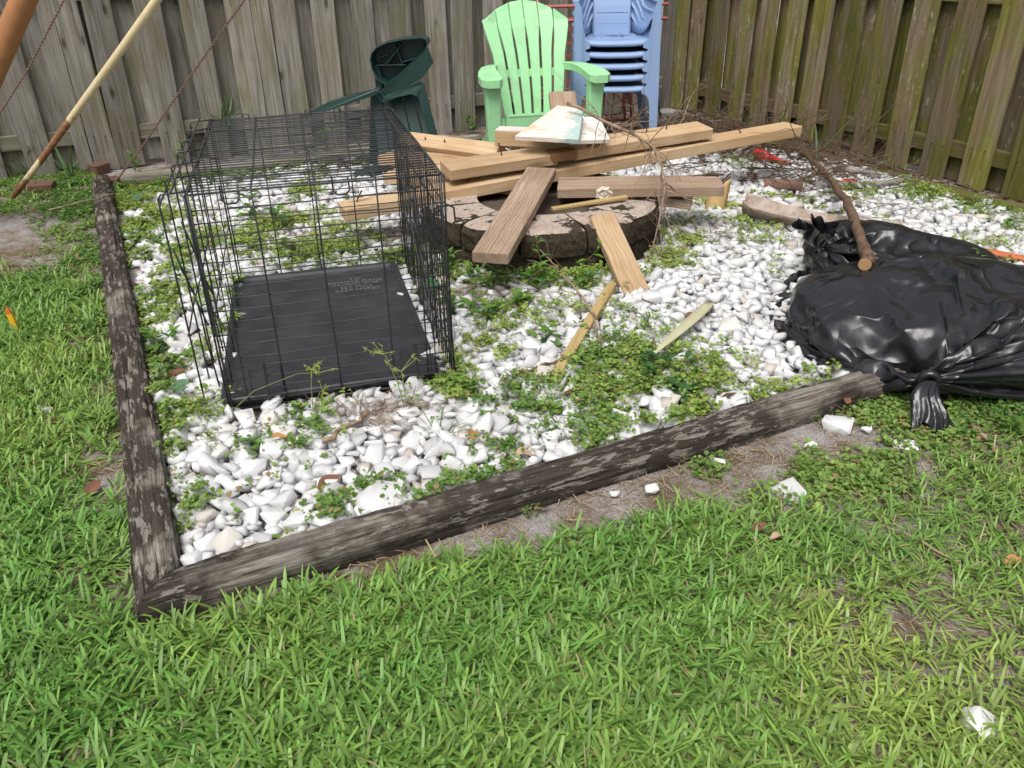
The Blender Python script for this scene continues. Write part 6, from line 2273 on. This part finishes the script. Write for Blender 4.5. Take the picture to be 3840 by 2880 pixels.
def weeds_single():
    L = [('pointed-leaf weed at the left foot of the fire pit, beside the crate', -0.245, 3.17, 0.13, 9, 0.045), ('low pointed weed in front of the pit below the sloping board', -0.15, 3.10, 0.10, 8, 0.045),
         ('leafy weed under the end of the sloping board', -0.03, 3.03, 0.11, 9, 0.045), ('light green weed in the middle of the pit front', 0.10, 3.02, 0.12, 10, 0.048), ('tall weed standing before the black pit wall', 0.17, 3.10, 0.22, 9, 0.042),
         ('weed sprouting from the pit wall left of the leaning board', 0.265, 3.20, 0.20, 6, 0.04), ('weed at the foot of the leaning board', 0.30, 3.02, 0.10, 9, 0.04), ('spreading weed on stones left of the yellow strip', 0.03, 2.80, 0.08, 9, 0.045),
         ('pale weed on the stones nearer the crate corner', -0.09, 2.72, 0.09, 9, 0.048), ('weed against the lower right of the crate side', -0.19, 2.78, 0.10, 8, 0.045), ('small bright weed alone on stones below the pit', 0.115, 2.50, 0.07, 7, 0.045),
         ('tall broad-leaved weed seen through the crate, farther left', -1.30, 3.92, 0.20, 14, 0.085), ('broad-leaved weed seen through the crate, farther right', -1.16, 3.78, 0.17, 12, 0.08),
         ('leafy weed left of the crate by the side timber', -1.22, 2.50, 0.10, 10, 0.05), ('weed growing up the left wall of the crate', -1.02, 2.62, 0.22, 10, 0.045), ('weed beside the crate near the outer panel', -1.38, 3.12, 0.12, 10, 0.05),
         ('weed between side timber and crate back corner', -1.50, 3.48, 0.12, 10, 0.055), ('bright weed at the fence foot behind the brick', -2.45, 5.30, 0.16, 12, 0.06), ('weed at the fence foot left of the crate top', -2.15, 5.28, 0.16, 12, 0.06),
         ('bushy weed at the base of the grey fence behind the cable', -2.35, 5.05, 0.18, 14, 0.06), ('weed at the fence foot seen through the crate top', -1.35, 5.55, 0.20, 14, 0.07), ('weed clump by the fence behind the overturned chair', -0.25, 6.12, 0.14, 12, 0.06),
         ('yellow-green weed in the fence gap right of the overturned chair', -0.40, 6.22, 0.45, 14, 0.05), ('leafy sprig on the fence above the overturned chair arm', -1.28, 5.68, 0.36, 16, 0.06)]
    for k, (lab, x, y, h, n, ll) in enumerate(L):
        weed(lab, x, y, h, n, ll * (1.35 if k < 11 else 1.0), 300 + k, stems=3 if k < 11 and h < 0.15 else 2 if h < 0.15 else 1)
    weed('dark green rosette weed in the clover near the front timber', 0.545, 2.13, 0.07, 14, 0.075, 400, LEAF_D, 0.2)
    weed('dark bushy weed beside the tip of the pale frond strip', 0.43, 2.27, 0.12, 16, 0.04, 401, LEAF_D, 0.2, stems=2)
    weed('small upright dark weed right of the frond strip tip', 0.535, 2.26, 0.10, 14, 0.035, 402, LEAF_D, 0.15, stems=2)
    weed('green weed poking up between the two black bags', 1.66, 2.80, 0.24, 10, 0.07, 403, LEAF_L, 0.5)
    weed('young weed in front of the right end of the tied bag', 1.40, 1.90, 0.06, 9, 0.05, 404, LEAF_L, 0.3)
    # round pennywort leaves by the side timber
    rows = [[(q * math.cos(a), q * math.sin(a), -0.12 * (1 - q)) for a in np.linspace(0.25, 6.03, 14)] for q in (0.02, 0.5, 1.0)]
    V, F = loft(rows, closed=False, caps=False)
    me = mesh_data('leaf', V, F, M_LEAF, True, np.repeat([[0.10, 0.20, 0.10]], len(V), 0))
    for x, y, z, s, lab in ((-1.02, 2.15, 0.075, 0.026, 'round pennywort leaf leaning on the side timber by the crate foot'), (-2.02, 4.30, 0.07, 0.032, 'round pennywort leaf by the far half of the side timber')):
        root = thing('pennywort', lab, 'weed', (x, y, 0))
        obj('stem', *tube([(x + 0.02, y, 0), (x + 0.01, y, z * 0.6), (x, y, z - 0.002)], 0.0015, 5), M_STEM, root)
        inst('leaf', me, root, Matrix.Translation((x, y, z)) @ Matrix.Rotation(0.35, 4, 'X') @ Matrix.Diagonal((s, s, s, 1)))
    # sedges: thin stalks with starry heads
    def sedge(label, x, y, stalks, seed, tuft=10):
        r = np.random.default_rng(seed)
        z0 = float(gz(x, y)) + 0.01
        root = thing('sedge', label, 'weed', (x, y, z0), 'thin-stalked sedges')
        for ex, ey, ez in stalks:
            P = [(x, y, z0), (x + ex * 0.35, y + ey * 0.35, z0 + ez * 0.65), (x + ex * 0.8, y + ey * 0.8, z0 + ez), (x + ex, y + ey, z0 + ez * 0.98)]
            obj('stem', *tube(P, [0.0016, 0.0014, 0.0012, 0.001], 5), M_STEM, root)
            vs = []
            for k in range(7):
                a = r.uniform(0, 6.28)
                e = np.array(P[-1]) + np.array([math.cos(a), math.sin(a), r.uniform(-0.2, 0.8)]) * r.uniform(0.012, 0.05)
                vs.append(tube([P[-1], e], [0.0012, 0.0005], 4))
                for q in range(5):
                    vs.append(tube([e, e + r.normal(0, 0.006, 3)], [0.0016, 0.0006], 4))
            obj('flower_head', *join(*vs), plain('sedge_head', (0.25, 0.28, 0.06), 0.7, 0.2), root)
        n = tuft
        roots = np.tile([x, y, z0 - 0.01], (n, 1)) + np.concatenate([r.normal(0, 0.012, (n, 2)), np.zeros((n, 1))], 1)
        c = np.tile([0.10, 0.19, 0.035], (n, 1)) * r.uniform(0.7, 1.3, (n, 1))
        V, F, C = blades(roots, r.uniform(0, 6.28, n), r.uniform(0.2, 1.0, n), r.uniform(0.07, 0.16, n), r.uniform(0.002, 0.004, n), c, c, np.full(n, 0.1), r.uniform(0.4, 1.4, n))
        obj('blade', V, F, M_GRASS, root, None, False, C)
        root.children[-1]['kind'] = 'stuff'
    sedge('thin sedge with starry heads in front of the crate tray', -0.60, 2.06, ((0.0, 0.06, 0.13), (0.03, 0.03, 0.07)), 1, 2)
    sedge('sedge with drooping stalk before the lower right crate corner', -0.31, 2.02, ((-0.08, 0.12, 0.17), (-0.02, 0.08, 0.13)), 2, 6)
    sedge('grassy sedge tuft at the lower left crate corner', -0.87, 2.05, ((0.3, 0.03, 0.14), (-0.06, 0.0, 0.08)), 3, 10)
    sedge('olive sedge tuft on the stones below the crate', -0.215, 1.93, ((0.04, 0.05, 0.11),), 4, 34)
    # tall blades by the mossy fence and in the grey fence
    for x, y, h, lab, sd in ((1.93, 5.05, 0.34, 'tall grey-green reed standing by the mossy fence', 5), (-1.86, 5.45, 0.30, 'spiky grass tuft against the grey fence above the crate corner', 6), (-2.72, 5.0, 0.25, 'grass tuft behind the cream pole at the fence foot', 7), (-3.0, 5.05, 0.28, 'grass tuft at the left end of the fence foot', 8)):
        r = np.random.default_rng(sd)
        n = 3 if sd == 5 else 14
        roots = np.tile([x, y, 0.0 if sd != 6 else 0.2], (n, 1)) + np.concatenate([r.normal(0, 0.015, (n, 2)), np.zeros((n, 1))], 1)
        c = np.tile([0.11, 0.19, 0.07], (n, 1)) * r.uniform(0.8, 1.2, (n, 1))
        V, F, C = blades(roots, r.uniform(0, 6.28, n), r.uniform(0.05, 0.6, n), h * r.uniform(0.6, 1.1, n), r.uniform(0.008, 0.014, n), c, c, np.full(n, 0.1), r.uniform(0.2, 1.2, n))
        o = obj('grass_tuft', V, F, M_GRASS, None, None, False, C)
        tag(o, lab, 'grass tuft')


weeds_single()
